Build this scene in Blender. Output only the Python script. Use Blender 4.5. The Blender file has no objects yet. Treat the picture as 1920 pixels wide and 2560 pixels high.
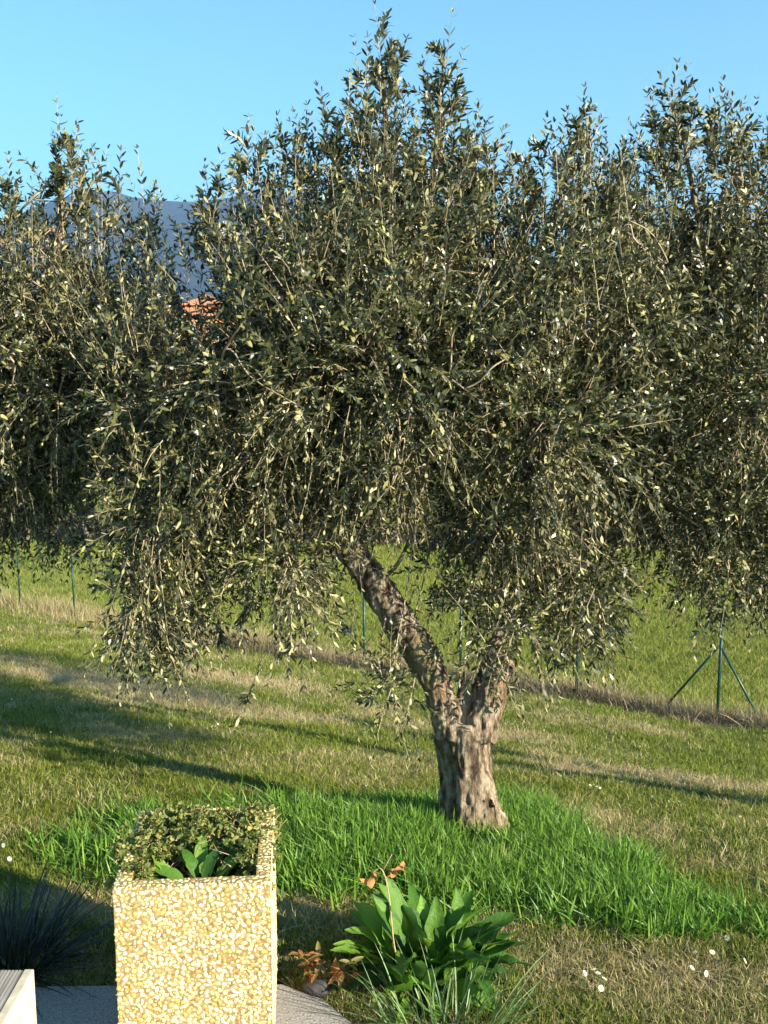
import bpy, math, random
import numpy as np
from mathutils import Vector, noise as mnoise
random.seed(7)
R = np.random.default_rng(11)
sc = bpy.context.scene
COL = sc.collection

# ------------------------------------------------------------------ camera, sky, sun
CZ = 2.13                                   # eye height above the terrace
PITCH = math.atan(420 / 2600)
cam = bpy.data.cameras.new('camera'); camo = bpy.data.objects.new('camera', cam); COL.objects.link(camo)
camo.location = (0, 0, CZ); camo.rotation_euler = (math.pi / 2 - PITCH, 0, 0)
cam.sensor_fit = 'HORIZONTAL'; cam.sensor_width = 36; cam.lens = 36 * 2600 / 1920
cam.clip_start = .05; cam.clip_end = 40000
sc.camera = camo
SUN_EL = math.radians(21.5)
TO_SUN = Vector((.825 * math.cos(SUN_EL), -.565 * math.cos(SUN_EL), math.sin(SUN_EL))).normalized()
AZ = math.atan2(TO_SUN.x, TO_SUN.y)
w = bpy.data.worlds.new('World'); sc.world = w; w.use_nodes = True
nt = w.node_tree; bg = nt.nodes['Background']
sky = nt.nodes.new('ShaderNodeTexSky'); sky.sky_type = 'NISHITA'; sky.sun_disc = False
sky.sun_elevation = SUN_EL; sky.sun_rotation = AZ; sky.air_density = 1.0; sky.dust_density = .3; sky.ozone_density = 1.4
tint = nt.nodes.new('ShaderNodeMix'); tint.data_type = 'RGBA'; tint.blend_type = 'MULTIPLY'; tint.inputs[0].default_value = 1
tint.inputs[7].default_value = (.66, 1.16, 1.22, 1)
nt.links.new(sky.outputs[0], tint.inputs[6]); nt.links.new(tint.outputs[2], bg.inputs[0]); bg.inputs[1].default_value = .060
sl = bpy.data.lights.new('sun', 'SUN'); sl.energy = 5.0; sl.angle = math.radians(.5); sl.color = (1, .90, .74)
so = bpy.data.objects.new('sun', sl); COL.objects.link(so); so.location = (10, -8, 12)
so.rotation_euler = (-TO_SUN).to_track_quat('-Z', 'Y').to_euler()
vs = sc.view_settings; vs.view_transform = 'Standard'; vs.look = 'None'; vs.gamma = 1; vs.use_curve_mapping = False; vs.exposure = 1.8
sc.render.engine = 'CYCLES'
sc.cycles.max_bounces = 6; sc.cycles.diffuse_bounces = 3; sc.cycles.transmission_bounces = 4; sc.cycles.volume_bounces = 0

# ------------------------------------------------------------------ helpers
def tag(o, label=None, cat=None, group=None, kind=None):
    if label: o['label'] = label
    if cat: o['category'] = cat
    if group: o['group'] = group
    if kind: o['kind'] = kind
    return o

def link(name, me, mat=None, parent=None, loc=None):
    o = bpy.data.objects.new(name, me); COL.objects.link(o)
    if mat and me is not None and not me.materials: me.materials.append(mat)
    if parent: o.parent = parent
    if loc is not None: o.location = loc
    return o

def empty(name, loc, rz=0):
    o = bpy.data.objects.new(name, None); COL.objects.link(o)
    o.location = loc; o.rotation_euler = (0, 0, rz); o.empty_display_size = .1
    return o

def mesh(name, V, Fs, smooth=False):
    """V (n,3) array, Fs list of face index arrays (m,k)"""
    V = np.asarray(V, dtype=np.float32).reshape(-1, 3)
    Fs = [np.asarray(f, dtype=np.int32) for f in Fs if len(f)]
    me = bpy.data.meshes.new(name)
    me.vertices.add(len(V)); me.vertices.foreach_set('co', V.ravel())
    nl = sum(f.size for f in Fs); nf = sum(len(f) for f in Fs)
    me.loops.add(nl); me.loops.foreach_set('vertex_index', np.concatenate([f.ravel() for f in Fs]))
    me.polygons.add(nf)
    tot = np.concatenate([np.full(len(f), f.shape[1], dtype=np.int32) for f in Fs])
    st = np.concatenate([[0], np.cumsum(tot)[:-1]]).astype(np.int32)
    me.polygons.foreach_set('loop_start', st)
    me.polygons.foreach_set('use_smooth', np.full(nf, smooth))
    me.update(calc_edges=True); me.validate()
    return me

class Acc:                                    # gathers shapes into one mesh
    def __init__(s): s.V = []; s.F = {}; s.n = 0
    def add(s, V, Fs):
        V = np.asarray(V, dtype=float).reshape(-1, 3)
        for f in Fs:
            f = np.asarray(f, dtype=np.int64)
            if len(f): s.F.setdefault(f.shape[1], []).append(f + s.n)
        s.V.append(V); s.n += len(V)
    def build(s, name, smooth=False):
        return mesh(name, np.concatenate(s.V), [np.concatenate(v) for v in s.F.values()], smooth)

def nrm(a): return a / np.maximum(np.linalg.norm(a, axis=-1, keepdims=True), 1e-9)

def tube(pts, rad, sides=6, cap=True):
    pts = np.asarray(pts, float); n = len(pts); rad = np.broadcast_to(np.asarray(rad, float), (n,))
    t = nrm(np.gradient(pts, axis=0))
    ref = np.array([0, 0, 1.]) if abs(t[:, 2]).mean() < .8 else np.array([1., 0, 0])
    u = nrm(np.cross(t, ref)); v = np.cross(t, u)
    a = np.linspace(0, 2 * np.pi, sides, endpoint=False)
    V = pts[:, None] + rad[:, None, None] * (np.cos(a)[None, :, None] * u[:, None] + np.sin(a)[None, :, None] * v[:, None])
    V = V.reshape(-1, 3)
    i = np.arange(n - 1)[:, None] * sides; j = np.arange(sides)[None]
    F = np.stack([i + j, i + (j + 1) % sides, i + sides + (j + 1) % sides, i + sides + j], -1).reshape(-1, 4)
    Fs = [F]
    if cap:
        V = np.concatenate([V, pts[:1], pts[-1:]]); k = n * sides; jj = np.arange(sides)
        Fs.append(np.stack([np.full(sides, k), (jj + 1) % sides, jj], -1))
        b = (n - 1) * sides
        Fs.append(np.stack([np.full(sides, k + 1), b + jj, b + (jj + 1) % sides], -1))
    return V, Fs

def box(x0, x1, y0, y1, z0, z1):
    V = [(x, y, z) for z in (z0, z1) for y in (y0, y1) for x in (x0, x1)]
    F = [(0, 2, 3, 1), (4, 5, 7, 6), (0, 1, 5, 4), (2, 6, 7, 3), (0, 4, 6, 2), (1, 3, 7, 5)]
    return np.array(V, float), [np.array(F)]

def bevel_mesh(me, w=.004, seg=2):
    import bmesh
    bm = bmesh.new(); bm.from_mesh(me)
    bmesh.ops.bevel(bm, geom=bm.edges[:], offset=w, segments=seg, affect='EDGES', profile=.5)
    bm.to_mesh(me); bm.free()
    return me

def smooth_path(pts, n):
    pts = np.asarray(pts, float); k = len(pts); t = np.linspace(0, k - 1, n); out = []
    for x in t:
        i = min(int(x), k - 2); f = x - i
        p0 = pts[max(i - 1, 0)]; p1 = pts[i]; p2 = pts[i + 1]; p3 = pts[min(i + 2, k - 1)]
        out.append(.5 * ((2 * p1) + (-p0 + p2) * f + (2 * p0 - 5 * p1 + 4 * p2 - p3) * f * f + (-p0 + 3 * p1 - 3 * p2 + p3) * f ** 3))
    return np.array(out)

# value noise in plan
_T = np.random.default_rng(5).random((256, 256))
def vnoise(x, y):
    xi = np.floor(x).astype(int); yi = np.floor(y).astype(int); fx = x - xi; fy = y - yi
    fx = fx * fx * (3 - 2 * fx); fy = fy * fy * (3 - 2 * fy)
    g = lambda a, b: _T[a % 256, b % 256]
    return (g(xi, yi) * (1 - fx) + g(xi + 1, yi) * fx) * (1 - fy) + (g(xi, yi + 1) * (1 - fx) + g(xi + 1, yi + 1) * fx) * fy
def fbm(x, y, o=4):
    s = 0; a = .5
    for i in range(o): s = s + a * vnoise(x * 2 ** i + 17.3 * i, y * 2 ** i + 9.1 * i); a *= .5
    return s / (1 - .5 ** o)

YT = [-400, -5, 3.45, 5.2, 8, 11.2, 16.25, 22, 30, 45, 70, 110, 160, 300, 1000, 9000]
DT = [2.13, 2.13, 2.13, 2.45, 3.2, 3.9, 5.1, 6.05, 7.1, 8.7, 8.6, 6.5, 5.2, 6, 12, 25]
def tz(x, y):
    x = np.asarray(x, float); y = np.asarray(y, float)
    g = np.interp(y, YT, DT); c = np.interp(y, [3.4, 6, 12, 30, 60], [0, .08, .08, .03, 0])
    b = (fbm(x * .9 + 50, y * .9 + 50, 3) - .5) * np.interp(y, [3.6, 5, 30, 60], [0, .09, .16, .5])
    return CZ - (g + c * np.clip(x, -40, 40)) + b

def ray(px, py):
    xc = (px - 960) / 2600; yc = (1280 - py) / 2600
    return np.array([xc, math.cos(PITCH) + yc * math.sin(PITCH), -math.sin(PITCH) + yc * math.cos(PITCH)])
def at(px, py, Y):                            # the place seen there, Y metres ahead
    d = ray(px, py); d = d * (Y / d[1]); return np.array([d[0], d[1], d[2] + CZ])
def ground_at(px, py):
    d = ray(px, py); t = np.arange(2, 90, .01); q = d[None] * t[:, None]
    k = np.argmax(q[:, 2] + CZ <= tz(q[:, 0], q[:, 1])); return q[k, 0], q[k, 1]
def inpoly(x, y, poly):
    ins = np.zeros(len(x), bool); n = len(poly)
    for i in range(n):
        x1, y1 = poly[i]; x2, y2 = poly[(i + 1) % n]
        c = ((y1 > y) != (y2 > y)) & (x < (x2 - x1) * (y - y1) / (y2 - y1 + 1e-12) + x1); ins ^= c
    return ins

# ------------------------------------------------------------------ materials
def mat(name, rough=.7, spec=.3):
    m = bpy.data.materials.new(name); m.use_nodes = True
    b = m.node_tree.nodes['Principled BSDF']; b.inputs['Roughness'].default_value = rough; b.inputs['Specular IOR Level'].default_value = spec
    return m, m.node_tree, b
def N(nt, t, **kw):
    n = nt.nodes.new(t)
    for k, v in kw.items():
        if k[0] == 'i' and k[1:].isdigit(): n.inputs[int(k[1:])].default_value = v
        else: setattr(n, k, v)
    return n
def L(nt, a, b): nt.links.new(a, b)
def ramp(nt, src, stops, interp='LINEAR'):
    r = nt.nodes.new('ShaderNodeValToRGB'); e = r.color_ramp.elements; r.color_ramp.interpolation = interp
    while len(e) < len(stops): e.new(.5)
    for k, (p, c) in enumerate(stops): e[k].position = p; e[k].color = (*c, 1)
    nt.links.new(src, r.inputs[0]); return r.outputs[0]
def mixc(nt, f, a, b, mode='MIX'):
    m = nt.nodes.new('ShaderNodeMix'); m.data_type = 'RGBA'; m.blend_type = mode
    for i, s in ((0, f), (6, a), (7, b)):
        if hasattr(s, 'is_output'): nt.links.new(s, m.inputs[i])
        elif i == 0: m.inputs[0].default_value = s
        else: m.inputs[i].default_value = (*s, 1)
    return m.outputs[2]
def math_(nt, op, a, b=None, c=None):
    m = nt.nodes.new('ShaderNodeMath'); m.operation = op
    for i, s in enumerate((a, b, c)):
        if s is None: continue
        if hasattr(s, 'is_output'): nt.links.new(s, m.inputs[i])
        else: m.inputs[i].default_value = s
    return m.outputs[0]
def noise(nt, scale, detail=4, rough=.6, vec=None, stretch=None):
    n = nt.nodes.new('ShaderNodeTexNoise'); n.inputs['Scale'].default_value = scale; n.inputs['Detail'].default_value = detail; n.inputs['Roughness'].default_value = rough
    if vec is None: vec = nt.nodes.new('ShaderNodeNewGeometry').outputs['Position']
    if stretch:
        mp = nt.nodes.new('ShaderNodeMapping'); mp.inputs['Scale'].default_value = stretch; nt.links.new(vec, mp.inputs[0]); vec = mp.outputs[0]
    nt.links.new(vec, n.inputs['Vector']); return n.outputs[0]
def rnd(nt):                                   # one value per piece, joined or single
    g = nt.nodes.new('ShaderNodeNewGeometry'); o = nt.nodes.new('ShaderNodeObjectInfo')
    return math_(nt, 'FRACT', math_(nt, 'ADD', g.outputs['Random Per Island'], o.outputs['Random']))
def bump(nt, b, h, strength=.4, dist=.01):
    n = nt.nodes.new('ShaderNodeBump'); n.inputs['Strength'].default_value = strength; n.inputs['Distance'].default_value = dist
    nt.links.new(h, n.inputs['Height']); nt.links.new(n.outputs[0], b.inputs['Normal'])
def leafy(name, top, under, rough=.45, spec=.4, trans=.25, tcol=None):
    """top / under: colour ramps by random piece"""
    m, nt, b = mat(name, rough, spec)
    r = rnd(nt); g = nt.nodes.new('ShaderNodeNewGeometry')
    c = mixc(nt, g.outputs['Backfacing'], ramp(nt, r, top), ramp(nt, r, under))
    L(nt, c, b.inputs['Base Color'])
    tr = nt.nodes.new('ShaderNodeBsdfTranslucent'); mx = nt.nodes.new('ShaderNodeMixShader'); mx.inputs[0].default_value = trans
    t2 = mixc(nt, 1.0, c, tcol or (1.2, 1.3, .5), 'MULTIPLY'); L(nt, t2, tr.inputs[0])
    out = nt.nodes['Material Output']; L(nt, b.outputs[0], mx.inputs[1]); L(nt, tr.outputs[0], mx.inputs[2]); L(nt, mx.outputs[0], out.inputs[0])
    return m
def plain(name, col, rough=.7, spec=.3, var=.25, scale=20, bumpy=0):
    m, nt, b = mat(name, rough, spec)
    n = noise(nt, scale); a = tuple(x * (1 - var) for x in col); c = tuple(x * (1 + var) for x in col)
    L(nt, ramp(nt, n, [(.3, a), (.7, c)]), b.inputs['Base Color'])
    if bumpy: bump(nt, b, n, .5, bumpy)
    return m

M = {}
M['olive_leaf'] = leafy('olive_leaf', [(0, (.024, .031, .011)), (.5, (.046, .053, .018)), (.78, (.08, .085, .028)), (.9, (.22, .21, .07)), (1, (.40, .36, .13))],  # random dark and pale leaves; sun and shade contrast deepened in the colours
                        [(0, (.035, .04, .018)), (.48, (.07, .072, .035)), (.64, (.30, .28, .14)), (1, (.44, .41, .21))], .36, .45, .06)
M['twig'] = plain('olive_twig', (.36, .28, .18), .8, .2, .35, 30)
M['soil'] = plain('soil', (.05, .035, .022), .95, .1, .5, 60, .01)

def bark_mat():
    m, nt, b = mat('olive_bark', .88, .2)
    tc = nt.nodes.new('ShaderNodeTexCoord').outputs['Object']
    n1 = noise(nt, 9, 6, .65, tc, (2.4, 2.4, .7)); n2 = noise(nt, 55, 5, .7, tc, (1.6, 1.6, .6)); n3 = noise(nt, 2.2, 3, .5, tc)
    c = ramp(nt, n1, [(.36, (.028, .019, .012)), (.45, (.15, .105, .065)), (.54, (.35, .265, .175)), (.72, (.56, .46, .33))])
    c = mixc(nt, math_(nt, 'MULTIPLY', ramp(nt, n2, [(.35, (1, 1, 1)), (.55, (0, 0, 0))]), .6), c, (.06, .042, .028))
    c = mixc(nt, ramp(nt, n3, [(.48, (0, 0, 0)), (.62, (.55, .55, .55))]), c, (.17, .15, .055))       # lichen
    # bare reddish wood where limbs were sawn
    for (px, py, Y, rad) in ((1245, 1715, 4.8, .085), (1108, 1730, 4.8, .05)):
        p = at(px, py, Y); sx = nt.nodes.new('ShaderNodeVectorMath'); sx.operation = 'DISTANCE'; L(nt, tc, sx.inputs[0])
        sx.inputs[1].default_value = tuple(p - TREE)
        k = math_(nt, 'MULTIPLY_ADD', sx.outputs['Value'], -9.0, 9.0 * rad + .35); k = math_(nt, 'ADD', k, math_(nt, 'MULTIPLY_ADD', n2, .6, -.3))
        cl = nt.nodes.new('ShaderNodeClamp'); L(nt, k, cl.inputs[0])
        c = mixc(nt, cl.outputs[0], c, (.27, .165, .10))
    L(nt, c, b.inputs['Base Color']); bump(nt, b, math_(nt, 'ADD', n1, math_(nt, 'MULTIPLY', n2, .5)), .9, .03)
    return m

TREE = np.array([.46, 4.90, float(tz(.46, 4.90))])
M['bark'] = bark_mat()

def concrete():
    m, nt, b = mat('terrace_concrete', .85, .3)
    n = noise(nt, 130, 3); n2 = noise(nt, 4, 4)
    c = ramp(nt, n, [(.35, (.16, .15, .14)), (.5, (.30, .29, .28)), (.65, (.42, .41, .39))]); c = mixc(nt, math_(nt, 'MULTIPLY', n2, .5), c, (.22, .19, .16))
    L(nt, c, b.inputs['Base Color']); bump(nt, b, n, .6, .006); return m
M['concrete'] = concrete()
def pebble():
    m, nt, b = mat('pebble_stone', .55, .35)
    c = ramp(nt, rnd(nt), [(0, (.72, .57, .22)), (.22, (.79, .69, .32)), (.45, (.81, .75, .42)), (.64, (.83, .79, .58)), (.76, (.62, .44, .12)), (.86, (.40, .23, .08)), (.93, (.42, .20, .13)), (.97, (.34, .29, .25)), (1, (.80, .76, .64))])
    n = noise(nt, 200, 3); c = mixc(nt, math_(nt, 'MULTIPLY', n, .5), c, (.64, .46, .15))
    L(nt, c, b.inputs['Base Color']); return m
M['pebble'] = pebble()
def mortar():
    m, nt, b = mat('washed_mortar', .9, .2)
    n = noise(nt, 90, 4); L(nt, ramp(nt, n, [(.3, (.16, .10, .035)), (.7, (.42, .30, .12))]), b.inputs['Base Color']); bump(nt, b, n, .6, .004); return m
M['mortar'] = mortar()
M['mortar_pale'] = plain('pale_mortar', (.52, .44, .28), .9, .2, .2, 60, .003)
def wood():
    m, nt, b = mat('weathered_wood', .8, .25)
    tc = nt.nodes.new('ShaderNodeTexCoord').outputs['Object']
    n = noise(nt, 30, 5, .6, tc, (2.5, .12, 2.5)); n2 = noise(nt, 6, 3, .5, tc)
    c = ramp(nt, n, [(.3, (.12, .11, .10)), (.5, (.30, .285, .26)), (.72, (.46, .44, .40))]); c = mixc(nt, math_(nt, 'MULTIPLY', n2, .4), c, (.36, .29, .19))
    L(nt, c, b.inputs['Base Color']); bump(nt, b, n, .6, .004); return m
M['wood'] = wood()
M['wood_pale'] = plain('pale_wood', (.55, .47, .33), .75, .25, .22, 25, .002)  # side and back boards, paler than the planks
M['green_paint'] = plain('green_coated_steel', (.012, .065, .042), .4, .5, .2, 30)
M['wire'] = plain('green_wire', (.02, .12, .075), .4, .5, .2, 30)

def grass_mat(name, green, straw, bias, trans=.3, rough=.55):
    """blade colours: green or straw by patch and by blade"""
    m, nt, b = mat(name, rough, .25)
    r = rnd(nt); pn = noise(nt, 1.3, 3); fn = noise(nt, 14, 2)
    k = math_(nt, 'ADD', math_(nt, 'MULTIPLY_ADD', r, .75, bias), math_(nt, 'MULTIPLY_ADD', pn, 1.5, -.75))
    k = math_(nt, 'ADD', k, math_(nt, 'MULTIPLY_ADD', fn, .5, -.25))
    g1 = ramp(nt, r, [(0, green[0]), (.5, green[1]), (1, green[2])]); g2 = ramp(nt, r, [(0, straw[0]), (.5, straw[1]), (1, straw[2])])
    f = ramp(nt, k, [(.42, (0, 0, 0)), (.58, (1, 1, 1))]); c = mixc(nt, f, g1, g2)
    L(nt, c, b.inputs['Base Color'])
    tr = nt.nodes.new('ShaderNodeBsdfTranslucent'); mx = nt.nodes.new('ShaderNodeMixShader'); mx.inputs[0].default_value = trans
    L(nt, c, tr.inputs[0]); L(nt, b.outputs[0], mx.inputs[1]); L(nt, tr.outputs[0], mx.inputs[2]); L(nt, mx.outputs[0], nt.nodes['Material Output'].inputs[0])
    return m
GREEN = [(.085, .12, .016), (.16, .20, .025), (.27, .29, .045)]
STRAW = [(.25, .20, .08), (.40, .32, .15), (.54, .45, .24)]
M['lawn'] = grass_mat('lawn_blades', GREEN, STRAW, -.22)
M['straw'] = grass_mat('straw_blades', GREEN, STRAW, .75, .2)
M['tall'] = grass_mat('lush_blades', [(.07, .16, .02), (.13, .26, .035), (.24, .38, .06)], STRAW, -.48, .35, .4)
M['field'] = grass_mat('field_blades', [(.13, .18, .022), (.20, .245, .032), (.30, .31, .06)], [(.24, .22, .05), (.30, .26, .07), (.36, .30, .1)], -.12, .3)
M['brown'] = grass_mat('bramble_stems', [(.10, .07, .04), (.15, .10, .06), (.08, .09, .03)], [(.20, .13, .08), (.30, .21, .13), (.36, .27, .17)], .2, .1)

def ground_mat():
    m, nt, b = mat('ground_cover', .95, .1)
    a = nt.nodes.new('ShaderNodeAttribute'); a.attribute_name = 'cover'
    sp = nt.nodes.new('ShaderNodeSeparateColor'); L(nt, a.outputs['Color'], sp.inputs[0])
    n = noise(nt, 40, 4, .7); n2 = noise(nt, .12, 4, .6); n3 = noise(nt, 6, 5, .7)
    lawn = ramp(nt, n, [(.3, (.06, .075, .015)), (.6, (.14, .15, .035)), (.8, (.24, .22, .07))])
    straw = ramp(nt, n, [(.3, (.14, .11, .05)), (.7, (.38, .31, .16))])
    field = ramp(nt, n3, [(.3, (.08, .12, .018)), (.5, (.14, .185, .028)), (.7, (.23, .25, .05))])
    field = mixc(nt, ramp(nt, n2, [(.40, (0, 0, 0)), (.55, (.8, .8, .8))]), field, (.20, .18, .035))
    c = mixc(nt, sp.outputs[0], lawn, straw); c = mixc(nt, sp.outputs[1], c, field); c = mixc(nt, sp.outputs[2], c, (.045, .03, .02))
    L(nt, c, b.inputs['Base Color']); bump(nt, b, n3, .6, .05); return m
M['ground'] = ground_mat()

# ------------------------------------------------------------------ the land
FENCE = np.array([(9.5, 6.4), (6.9, 8.6), (5.25, 9.95), (3.76, 11.22), (2.40, 12.45), (1.05, 13.75), (-.30, 15.15), (-1.7, 16.5), (-3.2, 17.8), (-4.7, 19.1), (-6.25, 20.4), (-7.8, 21.7), (-9.4, 23.0), (-11.0, 24.3), (-12.7, 25.5)])
def beyond(x, y):                              # > 0 past the fence
    fx = FENCE[::-1, 0]; fy = FENCE[::-1, 1]
    return y - np.interp(x, fx, fy) if np.ndim(x) else y - float(np.interp(x, fx, fy))
TALLP = [(190, 2120), (300, 2065), (420, 2065), (560, 2060), (700, 2035), (950, 2025), (1110, 2030), (1240, 2005), (1330, 2015), (1420, 2110), (1590, 2180), (1640, 2235), (1800, 2290), (1850, 2325), (1830, 2352), (1740, 2345), (1560, 2310), (1440, 2285), (1330, 2275), (1200, 2270), (1050, 2225), (900, 2225), (700, 2215), (400, 2210), (290, 2160), (220, 2145)]
TALL = [ground_at(*p) for p in TALLP]
DRYC = []
for (px, py, wx, wy, s) in ((250, 1705, 1.0, .5, 2.6), (420, 1745, .9, .4, 2.2), (590, 1700, 1.0, .5, 2.0), (1560, 1935, .55, .25, 2.4), (1680, 1950, .4, .25, 2.0), (1350, 1890, .4, .2, .6), (1650, 2420, .30, .12, .9), (770, 2270, .35, .12, 1.2), (180, 2270, .5, .16, 1.2), (1270, 2330, .25, .1, .7), (1850, 2180, .3, .3, .6), (200, 1530, 1.5, .7, .8), (1500, 2460, .3, .1, .8), (1420, 1860, .6, .3, .6), (60, 2060, .4, .2, .3)):
    gx, gy = ground_at(px, py); DRYC.append((gx, gy, wx, wy, s))
def dry(x, y):
    d = (fbm(x * 1.1 + 3, y * 1.1 + 8, 4) - .5) * 3.2 - .15
    for gx, gy, wx, wy, s in DRYC:
        u = (x - gx); v = (y - gy) + u * .25
        d = d + s * np.exp(-(u / wx) ** 2 - (v / wy) ** 2)
    return d
xs = np.concatenate([-np.geomspace(7400, 12.4, 26), np.arange(-12, 12.01, .16), np.geomspace(12.4, 7400, 26)])
ys = np.concatenate([-np.geomspace(3000, 3, 8), np.arange(2, 26, .16), np.geomspace(26.3, 7400, 56)])
X, Y = np.meshgrid(xs, ys); Z = tz(X, Y)
Z = np.where((Y < 3.3), Z - .012, Z)
nx, ny = len(xs), len(ys)
i = (np.arange(ny - 1)[:, None] * nx + np.arange(nx - 1)[None]).ravel()
me = mesh('ground', np.stack([X, Y, Z], -1), [np.stack([i, i + 1, i + nx + 1, i + nx], -1)], True)
be = beyond(X.ravel(), Y.ravel()); dr = dry(X.ravel(), Y.ravel())
colr = np.zeros((nx * ny, 4)); colr[:, 3] = 1
colr[:, 0] = np.clip(dr * 1.2, 0, 1) * (be < 0); colr[:, 1] = np.clip(be * 1.5, 0, 1)
colr[:, 2] = np.clip(1 - (Y.ravel() - 3.45) * 3, 0, 1) * .8
ca = me.color_attributes.new('cover', 'FLOAT_COLOR', 'POINT'); ca.data.foreach_set('color', colr.ravel())
tag(link('ground', me, M['ground']), kind='structure')

# terrace slab
A = Acc()
tp = np.array([(-6, -3), (1.6, -3), (1.2, 1.9), (.25, 2.6), (-.02, 2.86), (-.2, 3.08), (-.34, 3.16), (-1.1, 3.15), (-3, 3.1), (-6, 3.05)])
n = len(tp); V = np.concatenate([np.c_[tp, np.full(n, .03)], np.c_[tp, np.full(n, -.15)]])
me = bpy.data.meshes.new('terrace'); me.from_pydata(V.tolist(), [], [list(range(n))] + [[k, k + n, (k + 1) % n + n, (k + 1) % n] for k in range(n)]); me.update()
tag(link('terrace_pavement', me, M['concrete']), kind='structure')

# mountain range, several kilometres off
def mountains():
    m, nt, b = mat('mountain_forest', .95, .1)
    n = noise(nt, .004, 8, .65); z = nt.nodes.new('ShaderNodeSeparateXYZ'); g = nt.nodes.new('ShaderNodeNewGeometry'); L(nt, g.outputs['Position'], z.inputs[0])
    c = ramp(nt, n, [(.3, (.012, .018, .014)), (.55, (.026, .032, .024)), (.7, (.05, .046, .034))])
    k = math_(nt, 'ADD', math_(nt, 'MULTIPLY', z.outputs[2], .0030), math_(nt, 'MULTIPLY_ADD', n, 1.4, -.7))
    c = mixc(nt, ramp(nt, math_(nt, 'SUBTRACT', k, 1.45), [(.5, (0, 0, 0)), (.75, (1, 1, 1))]), c, (.26, .22, .16))
    L(nt, c, b.inputs['Base Color']); bump(nt, b, n, 1, 60)
    px = [-1500, -900, -400, 0, 30, 150, 230, 330, 420, 500, 640, 720, 850, 1000, 1100, 1400, 1700, 1920, 2500, 3300]
    py = [760, 700, 640, 548, 540, 502, 486, 491, 498, 497, 478, 474, 500, 548, 580, 640, 670, 695, 730, 780]
    az = np.array([math.atan2(ray(a, b)[0], ray(a, b)[1]) for a, b in zip(px, py)])
    te = np.array([ray(a, b)[2] / math.hypot(ray(a, b)[0], ray(a, b)[1]) for a, b in zip(px, py)])
    a = np.linspace(az[0], az[-1], 300); r = np.linspace(2600, 6900, 70); A_, R_ = np.meshgrid(a, r)
    hr = np.interp(A_, az, te) * 5200
    t = np.clip((R_ - 2600) / 2600, 0, 1); t = t * t * (3 - 2 * t) * np.where(R_ > 5200, 1 - .35 * (R_ - 5200) / 1700, 1)
    X = R_ * np.sin(A_); Y = R_ * np.cos(A_)
    rid = 1 - np.abs(fbm(X / 900 + 40, Y / 900 + 40, 5) - .5) * 4
    rid2 = fbm(X / 260 + 4, Y / 260 + 40, 4) - .5
    env = np.clip(1 - np.abs(R_ - 5200) / 300, 0, 1)
    Z = -20 + (hr + 20) * t * (1 - (1 - env) * .22 * (1 - rid)) + rid2 * 60 * t * (1 - env) + rid2 * 10 * env
    nx = 300; i = (np.arange(69)[:, None] * nx + np.arange(nx - 1)[None]).ravel()
    o = link('mountain_range', mesh('mountain_range', np.stack([X, Y, Z], -1), [np.stack([i, i + 1, i + nx + 1, i + nx], -1)], True), m)
    tag(o, kind='structure')
mountains()

# haze: one closed box round camera and land
V, Fs = box(-7900, 7900, -3300, 7800, -30, 1050)
m = bpy.data.materials.new('haze_air'); m.use_nodes = True; nt = m.node_tree; nt.nodes.remove(nt.nodes['Principled BSDF'])
pv = nt.nodes.new('ShaderNodeVolumePrincipled'); pv.inputs['Density'].default_value = .00013; pv.inputs['Color'].default_value = (.36, .60, 1, 1); pv.inputs['Anisotropy'].default_value = .2
L(nt, pv.outputs[0], nt.nodes['Material Output'].inputs['Volume'])
tag(link('haze', mesh('haze', V, Fs), m), kind='stuff')

# ------------------------------------------------------------------ olive foliage
def leaf_arrays(B, axis, side, nor, ln, wd, bend):
    """six-vertex leaves: arrays of base points, axes, side vectors, normals"""
    n = len(B); o = np.zeros((n, 6, 3))
    def pt(t, s): return B + axis * (ln * t)[:, None] + side * (wd * s)[:, None] + nor * (-bend * ln * t * t + np.abs(s) * wd * .25)[:, None]
    o[:, 0] = pt(0, 0); o[:, 1] = pt(.32, .9); o[:, 2] = pt(.72, .8); o[:, 3] = pt(1, 0); o[:, 4] = pt(.72, -.8); o[:, 5] = pt(.32, -.9)
    k = np.arange(n)[:, None] * 6
    tri = np.concatenate([k + np.array([[0, 5, 1]]), k + np.array([[2, 4, 3]])]); quad = k + np.array([[1, 5, 4, 2]])
    return o.reshape(-1, 3), tri, quad

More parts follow.
